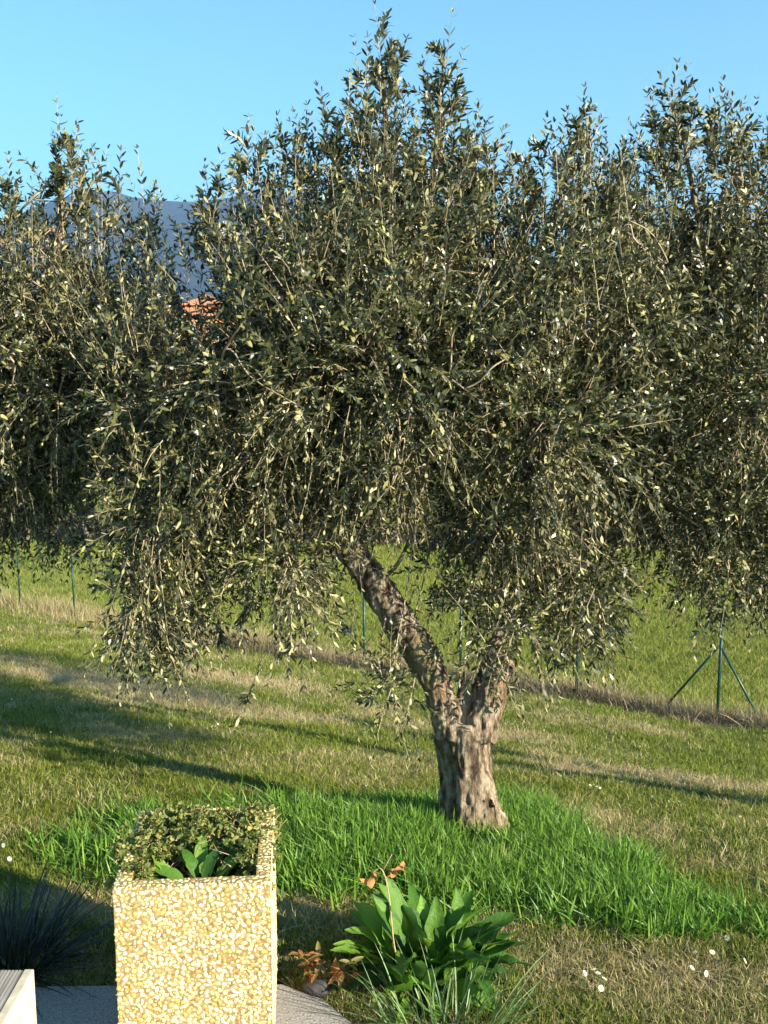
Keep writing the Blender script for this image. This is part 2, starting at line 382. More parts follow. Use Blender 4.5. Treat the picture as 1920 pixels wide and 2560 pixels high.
def shoots(P0, D, Ln, droop, K=8, lsize=.056, seed=0, twr=.0015):
    """leafy twigs; returns (twigV, twigF, leafV, tri, quad)"""
    r = np.random.default_rng(seed); n = len(P0); D = nrm(D)
    side0 = nrm(np.cross(D, r.normal(size=(n, 3)))); cur = r.normal(0, .3, n) * np.clip(.17 / Ln, 0, 1) ** 1.6
    def pos(s): return P0 + (D * (Ln * s)[:, None]) + side0 * (cur * Ln * s * s)[:, None] + np.array([0, 0, -1.]) * (droop * Ln * s * s)[:, None]
    def tan(s): return nrm(D + side0 * (2 * cur * s)[:, None] + np.array([0, 0, -1.]) * (2 * droop * s)[:, None])
    ref = nrm(np.cross(D, side0))
    # twig, three-sided
    S = 4; tv = np.zeros((n, S, 3, 3))
    for q in range(S):
        s = np.full(n, q / (S - 1.)); c = pos(s); rr = twr * (1.25 - q / (S - 1.) * .9)
        for j in range(3):
            a = j * 2.0944; tv[:, q, j] = c + rr * (math.cos(a) * side0 + math.sin(a) * ref)
    base = (np.arange(n) * S * 3)[:, None, None]; q = (np.arange(S - 1) * 3)[None, :, None]; j = np.arange(3)[None, None]
    tf = np.stack([base + q + j, base + q + (j + 1) % 3, base + q + 3 + (j + 1) % 3, base + q + 3 + j], -1).reshape(-1, 4)
    LV = []; LT = []; LQ = []; off = 0; phi0 = r.random(n) * 6.28
    for kx in range(K):
        s = (kx + .6 + r.random(n) * .3) / K; c = pos(s); t = tan(s); u = nrm(np.cross(t, side0 + .01)); v = np.cross(t, u)
        for sg in (0, math.pi) if kx < K - 1 else (0, math.pi, None):
            keep = r.random(n) < .93
            if sg is None: rad = u * 0; ang = np.zeros(n); ph = phi0
            else: ph = phi0 + kx * 1.57 + sg + r.normal(0, .25, n); ang = r.uniform(.42, 1.02, n)
            rad = np.cos(ph)[:, None] * u + np.sin(ph)[:, None] * v
            ax = nrm(t * np.cos(ang)[:, None] + rad * np.sin(ang)[:, None] + np.array([0, 0, -.10]))
            sd = nrm(np.cross(t, rad)); roll = r.normal(0, .45, n); nn = nrm(np.cross(sd, ax)); nn = nn * np.sign((nn * t).sum(1) + 1e-6)[:, None]
            sd2 = sd * np.cos(roll)[:, None] + nn * np.sin(roll)[:, None]; nn2 = nrm(np.cross(ax, sd2)); nn2 *= np.sign((nn2 * nn).sum(1) + 1e-6)[:, None]; sd2 = np.cross(nn2, ax)
            ll = lsize * r.uniform(.7, 1.2, n) * np.interp(s, [0, .3, .8, 1], [.85, 1, .95, .62])
            V, T, Q = leaf_arrays(c[keep], ax[keep], sd2[keep], nn2[keep], ll[keep], (ll * r.uniform(.13, .185, n))[keep], r.uniform(-.1, .3, n)[keep])
            LV.append(V); LT.append(T + off); LQ.append(Q + off); off += len(V)
    return tv.reshape(-1, 3), tf, np.concatenate(LV), np.concatenate(LT), np.concatenate(LQ)

def foliage_mesh(name, arr, org):
    tv, tf, lv, lt, lq = arr
    me = mesh(name, np.concatenate([lv, tv]) - org, [lt, lq, tf + len(lv)])
    me.materials.append(M['olive_leaf']); me.materials.append(M['twig'])
    mi = np.zeros(len(me.polygons), np.int32); mi[len(lt) + len(lq):] = 1
    me.polygons.foreach_set('material_index', mi); return me

SKX = [-900, -500, -200, -60, 20, 80, 160, 240, 300, 355, 400, 450, 500, 540, 620, 690, 770, 870, 960, 1040, 1130, 1180, 1250, 1330, 1370, 1455, 1550, 1600, 1690, 1740, 1815, 1900, 2000, 2300, 2700]
SKY = [420, 330, 300, 360, 385, 425, 240, 370, 390, 380, 450, 530, 430, 400, 290, 300, 230, 160, 5, 130, 40, 230, 320, 350, 290, 225, 350, 250, 155, 240, 195, 260, 240, 200, 420]
def crown_shoots(blobs, seed, span):
    """blobs: (px, py, Y, rx_px, rz_px, ry_m, count, hang). Shoots fill each and point out and up, or hang at the foot."""
    r = np.random.default_rng(seed); P = []; D = []; Ln = []; Dr = []
    for (px, py, Yb, rx, rz, ry, cnt, hang) in blobs:
        cnt = int(cnt * 1.22); c = at(px, py, Yb); s = math.hypot(Yb, CZ - c[2]) / 2600
        d = nrm(r.normal(size=(cnt, 3))); rad = r.random(cnt) ** .42
        q = d * rad[:, None]; p = c + q * np.array([rx * s, ry, rz * s])
        up = np.array([0, 0, 1.]); lower = np.clip(-q[:, 2] * 1.6 + hang, 0, 1)
        dd = nrm(d * .9 + r.normal(0, .45, (cnt, 3)) + up * (.75 - 1.25 * lower)[:, None])
        # uneven crown: clumps and gaps, thinner where the far house and hill show
        cl = fbm(p[:, 0] * 3.1 + p[:, 1] * 1.3 + 60, p[:, 2] * 3.1 + p[:, 1] * 1.7 + 60, 2); kp = np.ones(cnt)
        kp = np.where(rad > .7, np.clip((cl - .30) * 6, .12, 1), kp)
        v = p - np.array([0, 0, CZ]); dep = v[:, 1] * math.cos(PITCH) - v[:, 2] * math.sin(PITCH); ix = 960 + 2600 * v[:, 0] / dep; iy = 1280 - 2600 * (v[:, 1] * math.sin(PITCH) + v[:, 2] * math.cos(PITCH)) / dep
        kp = kp * np.where(((ix - 512) / 75) ** 2 + ((iy - 800) / 110) ** 2 < 1, .12, 1) * np.where((np.abs(ix - 440) < 120) & (iy < 760), .7, 1)
        T = np.interp(ix, SKX, SKY); kp = kp * np.where(iy < T + 120, 0, np.where(iy < T + 400, .05 + .6 * np.clip((iy - T - 120) / 280, 0, 1), 1))
        kk = r.random(cnt) < kp; p = p[kk]; dd = dd[kk]; lower = lower[kk]; uz = np.clip(q[kk, 2], 0, 1); cnt = len(p)
        dd = nrm(dd + np.array([0, 0, 1.]) * (uz * .9)[:, None])
        P.append(p); D.append(dd); Ln.append(r.uniform(.12, .27, cnt) * (1 + .45 * uz)); Dr.append(r.uniform(.0, .25, cnt) + lower * r.uniform(.1, .5, cnt))
    # slender upright shoots that make the ragged top
    x0, x1 = span; n = int((x1 - x0) / 2.5); Ym = np.mean([b[2] for b in blobs if b[1] < 1000])
    for k in range(n):
        ix = r.uniform(x0, x1); top = np.interp(ix, SKX, SKY) + r.uniform(5, 400)
        if r.random() < .75 and abs(ix - 512) < 62 and top > 520: continue
        if (ix < 600 or 780 < ix < 1200) and r.random() < .5: continue
        ln = r.uniform(.2, .42); b_ = at(ix, top, Ym + r.normal(0, .22)); lean = r.normal(0, .22)
        P.append([b_ - np.array([lean * ln, r.normal(0, .05), ln])]); D.append([[lean, r.normal(0, .15), 1.]]); Ln.append([ln]); Dr.append([0.])
    return np.concatenate(P), np.concatenate(D), np.concatenate(Ln), np.concatenate(Dr)

def branch_paths(starts, targets, seed, r0=.014, sag=.06):
    r = np.random.default_rng(seed); out = []
    for b in targets:
        k = np.argmin([np.linalg.norm(s - b) + r.random() * .5 for s in starts]); a = starts[k]
        m = (a + b) / 2 + r.normal(0, .05, 3) + np.array([0, 0, sag]); p = smooth_path([a, a * .72 + m * .28 + r.normal(0, .02, 3), m, b], 9)
        out.append((p, np.linspace(r0, .003, 9)))
    return out

def make_tree(root, blobs, limbs, tips, hangs, seed, span):
    """limbs: tapered paths from the fork; tips / hangs: the shoots that stand out against sky and grass"""
    org = np.array(root.location)
    P, D, Ln, Dr = crown_shoots(blobs, seed, span)
    o = link('crown', foliage_mesh('crown', shoots(P, D, Ln, Dr, 9, .044, seed), org), None, root); o['kind'] = 'stuff'
    starts = []
    for pts, r0, r1 in limbs:
        p = smooth_path(pts, 16); A = Acc(); A.add(*tube(p - org, np.linspace(r0, r1, 16), 8)); starts += list(p[5:])
        link('limb', A.build('limb', True), M['bark'], root)
    # thin branches out to the shoots
    rr = np.random.default_rng(seed + 1); pick = rr.choice(len(P), min(420, len(P)), replace=False); first = pick[:110]; A = Acc(); s2 = []
    for p, rad in branch_paths(starts, P[first], seed, .013): A.add(*tube(p - org, rad, 5)); s2 += list(p[3:])
    for p, rad in branch_paths(s2, P[pick[110:]], seed + 2, .0045, .02): A.add(*tube(p - org, rad, 4))
    o = link('branches', A.build('branches', True), M['twig'], root); o['kind'] = 'stuff'
    # single sprays as parts
    def spray(a, b, droop, K, side=0, lab=None):
        a = np.array(a); b = np.array(b); v = b - a; n = max(1, side)
        Ps = [a]; Ds = [v]; Ls = [np.linalg.norm(v)]; Ds_ = [droop]
        for q in range(side):
            s = (q + 1) / (side + 1.) * .8; Ps.append(a + v * s - np.array([0, 0, droop * Ls[0] * s * s])); Ds.append(nrm(nrm(v) * .8 + rr.normal(0, .55, 3))); Ls.append(Ls[0] * rr.uniform(.25, .5) * (1.1 - s)); Ds_.append(droop)
        arr = shoots(np.array(Ps), np.array(Ds), np.array(Ls), np.array(Ds_), K, .05, int(rr.integers(1e6)), .002)
        return link('leafy_shoot', foliage_mesh('leafy_shoot', arr, org), None, root)
    for (px, py, Yb, ln, lean, side) in tips:
        b = at(px, py, Yb); a = b - np.array([lean * ln, rr.normal(0, .06), ln]); spray(a, b, 0.0, int(5 + ln * 22), side)
    for (px, py, Yb, ln, lean, side) in hangs:
        e = at(px, py, Yb); a = e + np.array([lean, rr.normal(0, .05), ln]); spray(a, e, 0.0, int(5 + ln * 22), side)

# trunk of the main tree: tubes fused by a voxel remesh, then ridged
def fused(parts, voxel, amp, seedv):
    A = Acc()
    for pts, rad in parts:
        p = smooth_path(pts, 14); rd = np.interp(np.linspace(0, 1, 14), np.linspace(0, 1, len(rad)), rad); A.add(*tube(p, rd, 14))
    me = A.build('tmp'); ob = bpy.data.objects.new('tmp', me); COL.objects.link(ob)
    md = ob.modifiers.new('r', 'REMESH'); md.mode = 'VOXEL'; md.voxel_size = voxel
    s = ob.modifiers.new('s', 'SMOOTH'); s.iterations = 2; s.factor = .5
    dg = bpy.context.evaluated_depsgraph_get(); me2 = bpy.data.meshes.new_from_object(ob.evaluated_get(dg))
    bpy.data.objects.remove(ob); me2.name = 'trunk'
    for v in me2.vertices:
        c = v.co; n_ = v.normal
        f = mnoise.fractal(Vector((c.x * 26, c.y * 26, c.z * 5.5 + seedv)), 1, 2, 4) * .5
        g = mnoise.noise(Vector((c.x * 7 + seedv, c.y * 7, c.z * 4.5))); h = mnoise.noise(Vector((c.x * 50, c.y * 50, c.z * 24)))
        rdg = 1 - abs(mnoise.noise(Vector((c.x * 15 + 9, c.y * 15, c.z * 2.2)))) * 3
        v.co = c + n_ * (amp * (f * 1.1 + g * 1.5 + h * .7 + (rdg - .4) * .35))
    me2.polygons.foreach_set('use_smooth', [True] * len(me2.polygons)); me2.update()
    return me2
def q(px, py, Y): return at(px, py, Y) - TREE
PX = .00205
YT0 = 4.90
trunk_parts = [
    ([q(1200, 2150, YT0), q(1190, 2070, YT0), q(1178, 1980, YT0), q(1168, 1880, YT0), q(1166, 1800, YT0)], np.array([92, 70, 55, 51, 52]) * PX),
    ([q(1250, 2140, 4.84), q(1225, 2050, 4.84), q(1195, 1930, 4.86)], np.array([50, 38, 28]) * PX),
    ([q(1120, 2110, 4.92), q(1130, 2010, 4.92), q(1125, 1880, 4.92), q(1112, 1790, 4.9)], np.array([42, 34, 31, 34]) * PX),
    ([q(1130, 1840, 4.88), q(1095, 1720, 4.88), q(1050, 1640, 4.9), q(995, 1545, 4.92), q(945, 1465, 4.95), q(890, 1390, 4.98), q(840, 1320, 5.0), q(795, 1230, 5.02), q(760, 1130, 5.05)], np.array([34, 36, 41, 40, 37, 35, 32, 29, 26]) * PX),
    ([q(1195, 1840, 4.88), q(1220, 1750, 4.88), q(1242, 1690, 4.9), q(1265, 1650, 4.9)], np.array([46, 42, 36, 29]) * PX),
    ([q(1165, 1800, 4.9), q(1160, 1700, 4.94)], np.array([30, 14]) * PX),
    ([q(1190, 1740, 4.93), q(1225, 1640, 4.95), q(1275, 1540, 4.98), q(1335, 1450, 5.0), q(1400, 1340, 5.0)], np.array([22, 15, 13, 12, 11]) * PX),
]
trunk_me = fused(trunk_parts, .009, .016, 3.0)
trunk_me.materials.append(M['bark'])

def olive(loc, label, blobs, limbs, tips, hangs, seed, span, rz=0, sc_=1.0):
    root = empty('olive_tree', loc); tag(root, label, 'olive tree', 'olive trees in a row on the lawn')
    t = link('trunk', trunk_me, None, root); t.rotation_euler.z = rz; t.scale = (sc_,) * 3
    make_tree(root, blobs, limbs, tips, hangs, seed, span)
    return root

W = lambda *a: at(*a)
main_blobs = [
    (880, 880, 4.95, 460, 300, 1.0, 2200, .1), (960, 640, 5.0, 320, 210, .75, 950, 0), (940, 480, 5.0, 170, 170, .4, 150, 0), (1080, 450, 4.95, 90, 150, .3, 60, 0),
    (700, 580, 5.0, 130, 120, .45, 90, 0), (620, 790, 4.9, 220, 200, .75, 520, .1), (440, 1000, 4.8, 190, 210, .7, 600, .2), (410, 1250, 4.7, 130, 200, .5, 480, .5),
    (375, 1500, 4.65, 75, 120, .3, 120, .8), (480, 1500, 4.7, 50, 100, .25, 55, .8), (640, 1130, 4.8, 200, 150, .6, 520, .4), (740, 1400, 4.6, 75, 120, .3, 95, .7), (650, 1390, 4.7, 75, 110, .2, 90, .7), (420, 720, 5.2, 110, 120, .4, 70, 0), (1330, 1500, 5.3, 190, 100, .2, 90, .4), (820, 1330, 5.3, 100, 80, .2, 50, .4),
    (1000, 1120, 4.9, 250, 160, .7, 620, .3), (1250, 1250, 5.0, 170, 130, .45, 460, .4), (1320, 1010, 4.95, 260, 280, .9, 1000, .2), (1290, 700, 5.0, 220, 180, .7, 480, 0),
    (1180, 520, 5.0, 110, 110, .35, 90, 0), (1420, 560, 5.0, 120, 120, .45, 120, 0), (1390, 1500, 5.1, 170, 100, .3, 150, .5), (1260, 1450, 5.1, 110, 90, .2, 80, .4), (1490, 1400, 5.0, 90, 90, .3, 60, .4), (1510, 600, 5.1, 100, 130, .4, 110, 0), (1560, 760, 5.0, 110, 170, .5, 260, .1), (1180, 1540, 4.9, 90, 60, .2, 26, .4),
    (1290, 1560, 4.62, 80, 60, .1, 40, .4), (1215, 1610, 4.62, 50, 45, .08, 14, .4), (830, 1260, 4.75, 90, 70, .3, 60, .4), (1090, 1430, 5.25, 70, 70, .2, 36, .4), (975, 1720, 4.7, 50, 80, .2, 28, .4),
]
f0 = at(760, 1130, 5.05); g0 = at(1400, 1340, 5.0)
main_limbs = [([f0, at(700, 1000, 5.0), at(600, 900, 4.95), at(430, 850, 4.9)], .05, .012), ([f0, at(740, 980, 5.1), at(700, 800, 5.1), at(640, 560, 5.05)], .05, .010),
              ([f0, at(800, 980, 5.05), at(880, 760, 5.0), at(960, 520, 5.0), at(960, 200, 5.0)], .05, .006), ([at(800, 980, 5.05), at(960, 850, 4.9), at(1060, 600, 4.95), at(1100, 250, 4.95)], .035, .006),
              ([at(840, 1320, 5.0), at(700, 1180, 4.8), at(560, 1130, 4.7), at(430, 1220, 4.65)], .03, .008), ([g0, at(1440, 1150, 5.0), at(1460, 900, 5.05), at(1420, 560, 5.0)], .035, .008),
              ([g0, at(1330, 1180, 4.95), at(1260, 900, 4.95), at(1240, 560, 5.0)], .032, .007), ([at(1335, 1450, 5.0), at(1420, 1400, 4.9), at(1500, 1420, 4.8)], .015, .005),
              ([at(940, 1460, 4.95), at(1000, 1400, 4.9), at(1060, 1250, 4.85)], .014, .005)]
rt = np.random.default_rng(21)
main_tips = [(960, -12, 5.0, .5, 0, 4), (945, 90, 4.98, .35, -.05, 4), (925, 130, 4.95, .4, .1, 4), (985, 110, 5.0, .3, .1, 3), (1130, 25, 4.95, .48, .1, 4), (1150, 120, 4.95, .4, .2, 4), (1100, 170, 4.95, .35, 0, 4), (870, 200, 5.0, .4, -.3, 4), (1060, 160, 5.0, .35, -.2, 3),
             (770, 225, 5.0, .4, -.45, 3), (740, 310, 5.0, .35, -.3, 3), (620, 285, 4.95, .4, .0, 3), (690, 285, 5.0, .35, -.15, 2), (590, 380, 5.0, .3, -.1, 3), (510, 395, 5.0, .35, -.1, 3), (550, 410, 5.0, .3, .2, 3), (490, 465, 5.0, .3, -.5, 2), (660, 330, 5.0, .3, .2, 3),
             (1170, 225, 5.0, .35, .3, 3), (1200, 300, 5.0, .3, .2, 3), (1270, 320, 5.0, .3, .5, 3), (1330, 350, 5.0, .3, .3, 3), (1370, 290, 5.0, .3, .0, 2), (1455, 225, 5.0, .42, .1, 4), (1425, 270, 5.0, .35, -.1, 3), (1500, 290, 5.0, .3, .35, 3), (1550, 350, 5.0, .3, .1, 3), (1400, 350, 5.0, .3, -.3, 3), (830, 320, 5.0, .35, -.2, 4), (1010, 90, 5.0, .3, .3, 3), (1180, 380, 5.0, .3, 0, 3)]
for k in range(26):
    px = rt.uniform(480, 1560); py = np.interp(px, [480, 620, 770, 900, 960, 1130, 1250, 1460, 1560], [520, 420, 330, 230, 200, 250, 400, 370, 420]) + rt.uniform(0, 60)
    main_tips.append((px, py, rt.uniform(4.85, 5.2), rt.uniform(.22, .36), rt.normal(0, .2), 3))
main_hangs = [(600, 1835, 4.5, .35, .1, 1), (755, 1745, 4.45, .42, 0, 1), (730, 1680, 4.5, .35, .0, 1), (380, 1745, 4.6, .4, 0, 2), (320, 1735, 4.65, .4, .0, 2), (440, 1700, 4.6, .35, .1, 2), (290, 1650, 4.7, .35, .08, 1), (540, 1660, 4.6, .3, .0, 1), (460, 1740, 4.6, .3, -.1, 1),
              (620, 1600, 4.6, .3, 0, 2), (1010, 1830, 4.5, .25, .05, 0), (950, 1730, 4.6, .25, .1, 1), (1390, 1740, 4.6, .3, -.05, 1), (1470, 1700, 4.6, .35, .03, 1), (1540, 1650, 4.6, .3, -.1, 1), (1320, 1800, 4.6, .25, -.06, 0), (1600, 1560, 4.7, .3, -.25, 1), (1620, 1480, 4.7, .25, -.3, 1), (1530, 1760, 4.6, .35, -.12, 0),
              (270, 1560, 4.7, .3, .1, 1), (200, 1230, 4.75, .3, .25, 2), (215, 1400, 4.7, .3, .2, 2), (1240, 1760, 4.55, .2, -.05, 0), (1170, 1700, 4.5, .2, .02, 0), (840, 1640, 4.9, .25, .1, 1), (700, 1560, 4.6, .25, .05, 1), (1430, 1640, 4.5, .3, .1, 1)]
olive(TREE, 'old olive tree with a forked trunk standing in the tall green grass', main_blobs, main_limbs, main_tips, main_hangs, 101, (370, 1620))

LT = np.array([-3.0, 5.7, float(tz(-3.0, 5.7))])
left_blobs = [(10, 900, 5.35, 270, 280, 1.0, 1350, .15), (-250, 900, 5.6, 330, 380, 1.2, 1100, .15), (150, 750, 5.25, 150, 140, .55, 200, 0), (10, 720, 5.25, 140, 130, .5, 150, 0), (300, 830, 5.25, 130, 140, .5, 240, 0), (300, 620, 5.25, 110, 110, .4, 35, 0), (220, 970, 5.2, 180, 170, .6, 480, .2),
              (40, 1150, 5.25, 170, 120, .6, 420, .4), (-150, 1240, 5.5, 240, 150, .8, 400, .4), (170, 1290, 6.6, 65, 90, .3, 90, .6), (160, 520, 5.25, 70, 120, .3, 45, 0), (20, 540, 5.25, 50, 90, .3, 25, 0), (-260, 600, 5.6, 220, 180, .8, 360, 0)]
lf = at(-120, 1250, 5.6)
left_limbs = [([LT + np.array([-.25, 0, 1.0]), at(-200, 1150, 5.6), at(-250, 900, 5.6), at(-280, 600, 5.6)], .06, .01), ([LT + np.array([-.2, 0, .9]), lf, at(0, 1000, 5.5), at(140, 640, 5.3), at(150, 400, 5.25)], .06, .006), ([at(0, 1000, 5.5), at(150, 900, 5.25), at(300, 700, 5.25)], .03, .006), ([lf, at(-40, 1150, 5.35), at(100, 1150, 5.25)], .03, .006)]
left_tips = [(160, 240, 5.25, .55, .1, 5), (130, 330, 5.25, .4, -.1, 3), (185, 300, 5.25, .4, .1, 3), (90, 420, 5.25, .35, -.1, 3), (240, 370, 5.25, .4, .5, 3), (280, 375, 5.25, .35, .6, 2), (300, 375, 5.25, .35, .0, 1), (355, 370, 5.25, .45, .0, 1), (20, 385, 5.25, .45, .1, 3), (45, 430, 5.25, .35, .3, 2), (5, 450, 5.25, .3, 0, 2), (225, 440, 5.25, .35, .1, 3), (270, 470, 5.25, .3, .1, 3), (330, 500, 5.25, .35, .2, 3), (400, 560, 5.25, .35, .4, 3), (430, 600, 5.25, .35, .3, 3), (75, 500, 5.25, .3, -.2, 3), (150, 380, 5.25, .4, 0, 4), (390, 500, 5.25, .4, .2, 2), (440, 690, 5.2, .3, .2, 3)]
left_hangs = [(210, 1410, 6.6, .3, 0, 2), (130, 1420, 6.7, .3, 0, 1), (20, 1400, 5.6, .3, 0, 2), (-60, 1420, 5.6, .3, 0, 2), (100, 1330, 5.6, .3, .1, 2)]
olive(LT, 'olive tree leaning in from the left edge with sunlit upright tips', left_blobs, left_limbs, left_tips, left_hangs, 202, (-450, 500), 1.2)

RT = np.array([4.7, 4.75, float(tz(4.7, 4.75))])
right_blobs = [(1850, 960, 5.5, 300, 330, 1.1, 1600, .15), (2230, 950, 6.9, 330, 380, 1.0, 700, .15), (1720, 720, 5.5, 200, 180, .65, 600, 0), (1900, 620, 5.5, 180, 150, .6, 430, 0), (1700, 480, 5.4, 80, 140, .3, 110, 0), (1830, 460, 5.4, 80, 130, .3, 100, 0), (1940, 480, 5.5, 90, 120, .4, 90, 0),
               (1570, 660, 5.4, 110, 130, .45, 190, 0), (1640, 1060, 5.4, 170, 200, .6, 460, .3), (1800, 1260, 5.3, 200, 170, .6, 500, .4), (1940, 1370, 5.2, 140, 120, .5, 230, .5), (1770, 1420, 5.1, 90, 70, .3, 60, .5), (2250, 660, 6.9, 220, 200, .8, 260, 0), (2150, 1180, 6.5, 220, 140, .6, 200, .3), (1590, 1150, 5.2, 110, 200, .5, 260, .3), (1600, 880, 5.2, 120, 180, .5, 240, .1)]
right_limbs = [([RT + np.array([-.25, 0, .95]), at(2150, 1250, 5.8), at(2200, 1000, 5.8), at(2230, 600, 5.8)], .06, .01), ([RT + np.array([.0, 0, .9]), at(2050, 1300, 5.7), at(1900, 1050, 5.6), at(1780, 700, 5.5), at(1700, 300, 5.4)], .06, .006), ([at(1900, 1050, 5.6), at(1900, 800, 5.5), at(1840, 350, 5.4)], .03, .006), ([at(2050, 1300, 5.7), at(1850, 1250, 5.4), at(1700, 1200, 5.3)], .03, .006)]
right_tips = [(1690, 155, 5.4, .45, .1, 4), (1720, 160, 5.4, .42, .1, 4), (1660, 175, 5.4, .35, -.2, 2), (1600, 240, 5.4, .4, -.4, 3), (1630, 250, 5.4, .35, -.3, 3), (1740, 230, 5.4, .35, .2, 3), (1815, 195, 5.4, .5, .05, 4), (1850, 240, 5.4, .35, .2, 3), (1905, 250, 5.4, .4, .5, 3), (1890, 310, 5.4, .35, .4, 2), (1610, 350, 5.4, .3, -.3, 3), (1780, 300, 5.4, .3, .0, 3), (1700, 280, 5.4, .35, 0, 4), (1590, 430, 5.4, .3, -.2, 3), (1920, 330, 5.5, .3, .2, 3), (1550, 480, 5.4, .3, -.2, 3), (1660, 330, 5.4, .35, -.1, 4), (1960, 280, 5.5, .4, .2, 3)]
right_hangs = [(1770, 1575, 5.1, .3, .0, 1), (1840, 1580, 5.1, .28, 0, 1), (1900, 1580, 5.1, .3, .0, 2), (1690, 1540, 5.2, .3, .05, 1), (1735, 1640, 5.0, .2, 0, 0), (1650, 1440, 5.3, .25, .2, 1), (1600, 1380, 5.3, .25, .2, 1), (1960, 1600, 5.1, .3, 0, 2)]
olive(RT, 'olive tree leaning in from the right edge above the braced fence post', right_blobs, right_limbs, right_tips, right_hangs, 303, (1470, 2350), -2.4, 1.05)

# ------------------------------------------------------------------ grass
def tuft(nb, rad, h0, h1, wd, lean, seed, seg=2, curl=.5):
    r = np.random.default_rng(seed); A = Acc()
    a = r.random(nb) * 6.283; d = rad * r.random(nb) ** .5; x = np.cos(a) * d; y = np.sin(a) * d
    h = r.uniform(h0, h1, nb); az = r.random(nb) * 6.283; ln = np.abs(r.normal(0, lean, nb)); fa = r.random(nb) * 3.1416
    for k in range(nb):
        b = np.array([x[k], y[k], -.01]); dr = np.array([math.cos(az[k]), math.sin(az[k]), 0]); s = np.array([math.cos(fa[k]), math.sin(fa[k]), 0]) * wd * r.uniform(.6, 1.3)
        V = []
        for q_ in range(seg + 1):
            t = q_ / seg; c = b + dr * h[k] * ln[k] * (t + curl * t * t) + np.array([0, 0, h[k] * (t - .35 * ln[k] * t * t)])
            if q_ < seg: V += [c - s * (1 - .55 * t), c + s * (1 - .55 * t)]
            else: V += [c]
        F4 = [(2 * i, 2 * i + 1, 2 * i + 3, 2 * i + 2) for i in range(seg - 1)]
        A.add(V, ([np.array(F4)] if F4 else []) + [np.array([(2 * seg - 2, 2 * seg - 1, 2 * seg)])])
    return A.build('tuft')

def scatter(name, x, y, variants, matl, smin, smax, seed, tilt=.12, hs=None):
    """one object per stand of grass: points carrying tufts by geometry nodes"""
    r = np.random.default_rng(seed); n = len(x); z = tz(x, y)
    me = bpy.data.meshes.new(name); me.vertices.add(n); me.vertices.foreach_set('co', np.stack([x, y, z], -1).astype(np.float32).ravel())
    rot = np.stack([r.normal(0, tilt, n), r.normal(0, tilt, n), r.random(n) * 6.283], -1).astype(np.float32)
    a = me.attributes.new('rot', 'FLOAT_VECTOR', 'POINT'); a.data.foreach_set('vector', rot.ravel())
    s = r.uniform(smin, smax, n) if hs is None else r.uniform(smin, smax, n) * hs
    a = me.attributes.new('scl', 'FLOAT', 'POINT'); a.data.foreach_set('value', s.astype(np.float32))
    a = me.attributes.new('pick', 'INT', 'POINT'); a.data.foreach_set('value', r.integers(0, len(variants), n).astype(np.int32))
    me.update(); ob = link(name, me, matl)
    g = bpy.data.node_groups.new(name + '_nodes', 'GeometryNodeTree'); g.interface.new_socket('Geometry', in_out='INPUT', socket_type='NodeSocketGeometry'); g.interface.new_socket('Geometry', in_out='OUTPUT', socket_type='NodeSocketGeometry')
    gi = g.nodes.new('NodeGroupInput'); go = g.nodes.new('NodeGroupOutput'); jn = g.nodes.new('GeometryNodeJoinGeometry')
    for k, tm in enumerate(variants):
        if not tm.materials: tm.materials.append(matl)
        src = SRC.get(tm.name)
        if src is None: src = bpy.data.objects.new('tuft_source', tm); SRC[tm.name] = src
        oi = g.nodes.new('GeometryNodeObjectInfo'); oi.inputs['Object'].default_value = src; oi.inputs['As Instance'].default_value = True
        ip = g.nodes.new('GeometryNodeInstanceOnPoints')
        na = g.nodes.new('GeometryNodeInputNamedAttribute'); na.data_type = 'FLOAT_VECTOR'; na.inputs[0].default_value = 'rot'
        ns = g.nodes.new('GeometryNodeInputNamedAttribute'); ns.data_type = 'FLOAT'; ns.inputs[0].default_value = 'scl'
        np_ = g.nodes.new('GeometryNodeInputNamedAttribute'); np_.data_type = 'INT'; np_.inputs[0].default_value = 'pick'
        cmp = g.nodes.new('FunctionNodeCompare'); cmp.data_type = 'INT'; cmp.operation = 'EQUAL'
        ins = [s_ for s_ in cmp.inputs if s_.type == 'INT']; g.links.new(next(o_ for o_ in np_.outputs if o_.enabled), ins[0]); ins[1].default_value = k
        g.links.new(gi.outputs[0], ip.inputs['Points']); g.links.new(cmp.outputs[0], ip.inputs['Selection']); g.links.new(oi.outputs['Geometry'], ip.inputs['Instance'])
        g.links.new(next(o_ for o_ in na.outputs if o_.enabled), ip.inputs['Rotation']); g.links.new(next(o_ for o_ in ns.outputs if o_.enabled), ip.inputs['Scale'])
        g.links.new(ip.outputs[0], jn.inputs[0])
    g.links.new(jn.outputs[0], go.inputs[0]); md = ob.modifiers.new('tufts', 'NODES'); md.node_group = g
    return ob
SRC = {}
def tris_ok(x, y):                             # off the terrace, the planter and the trunk
    onp = inpoly(x, y, [tuple(p) for p in tp]); pl = (np.abs(x + .56) < .26) & (np.abs(y - 3.0) < .29)
    tr = np.hypot(x - TREE[0], y - TREE[1]) < .10
    return ~(onp | pl | tr)
def field_pts(n, y0, y1, seed, wide=.46, extra=1.2):
    r = np.random.default_rng(seed); yy = y0 * (y1 / y0) ** r.random(n); return r.uniform(-1, 1, n) * (wide * yy + extra), yy
lawn_v = [tuft(46, .085, .02, .055, .0022, .6, 1000 + k, 2) for k in range(4)]
straw_v = [tuft(46, .085, .015, .055, .0019, .95, 1100 + k, 2) for k in range(4)]
x, y = field_pts(34000, 2.7, 24, 41); k = tris_ok(x, y) & (beyond(x, y) < .1); x = x[k]; y = y[k]
tallm = inpoly(x, y, TALL); hs = np.interp(y, [3, 6, 12, 24], [.8, 1, 1.45, 2.3])
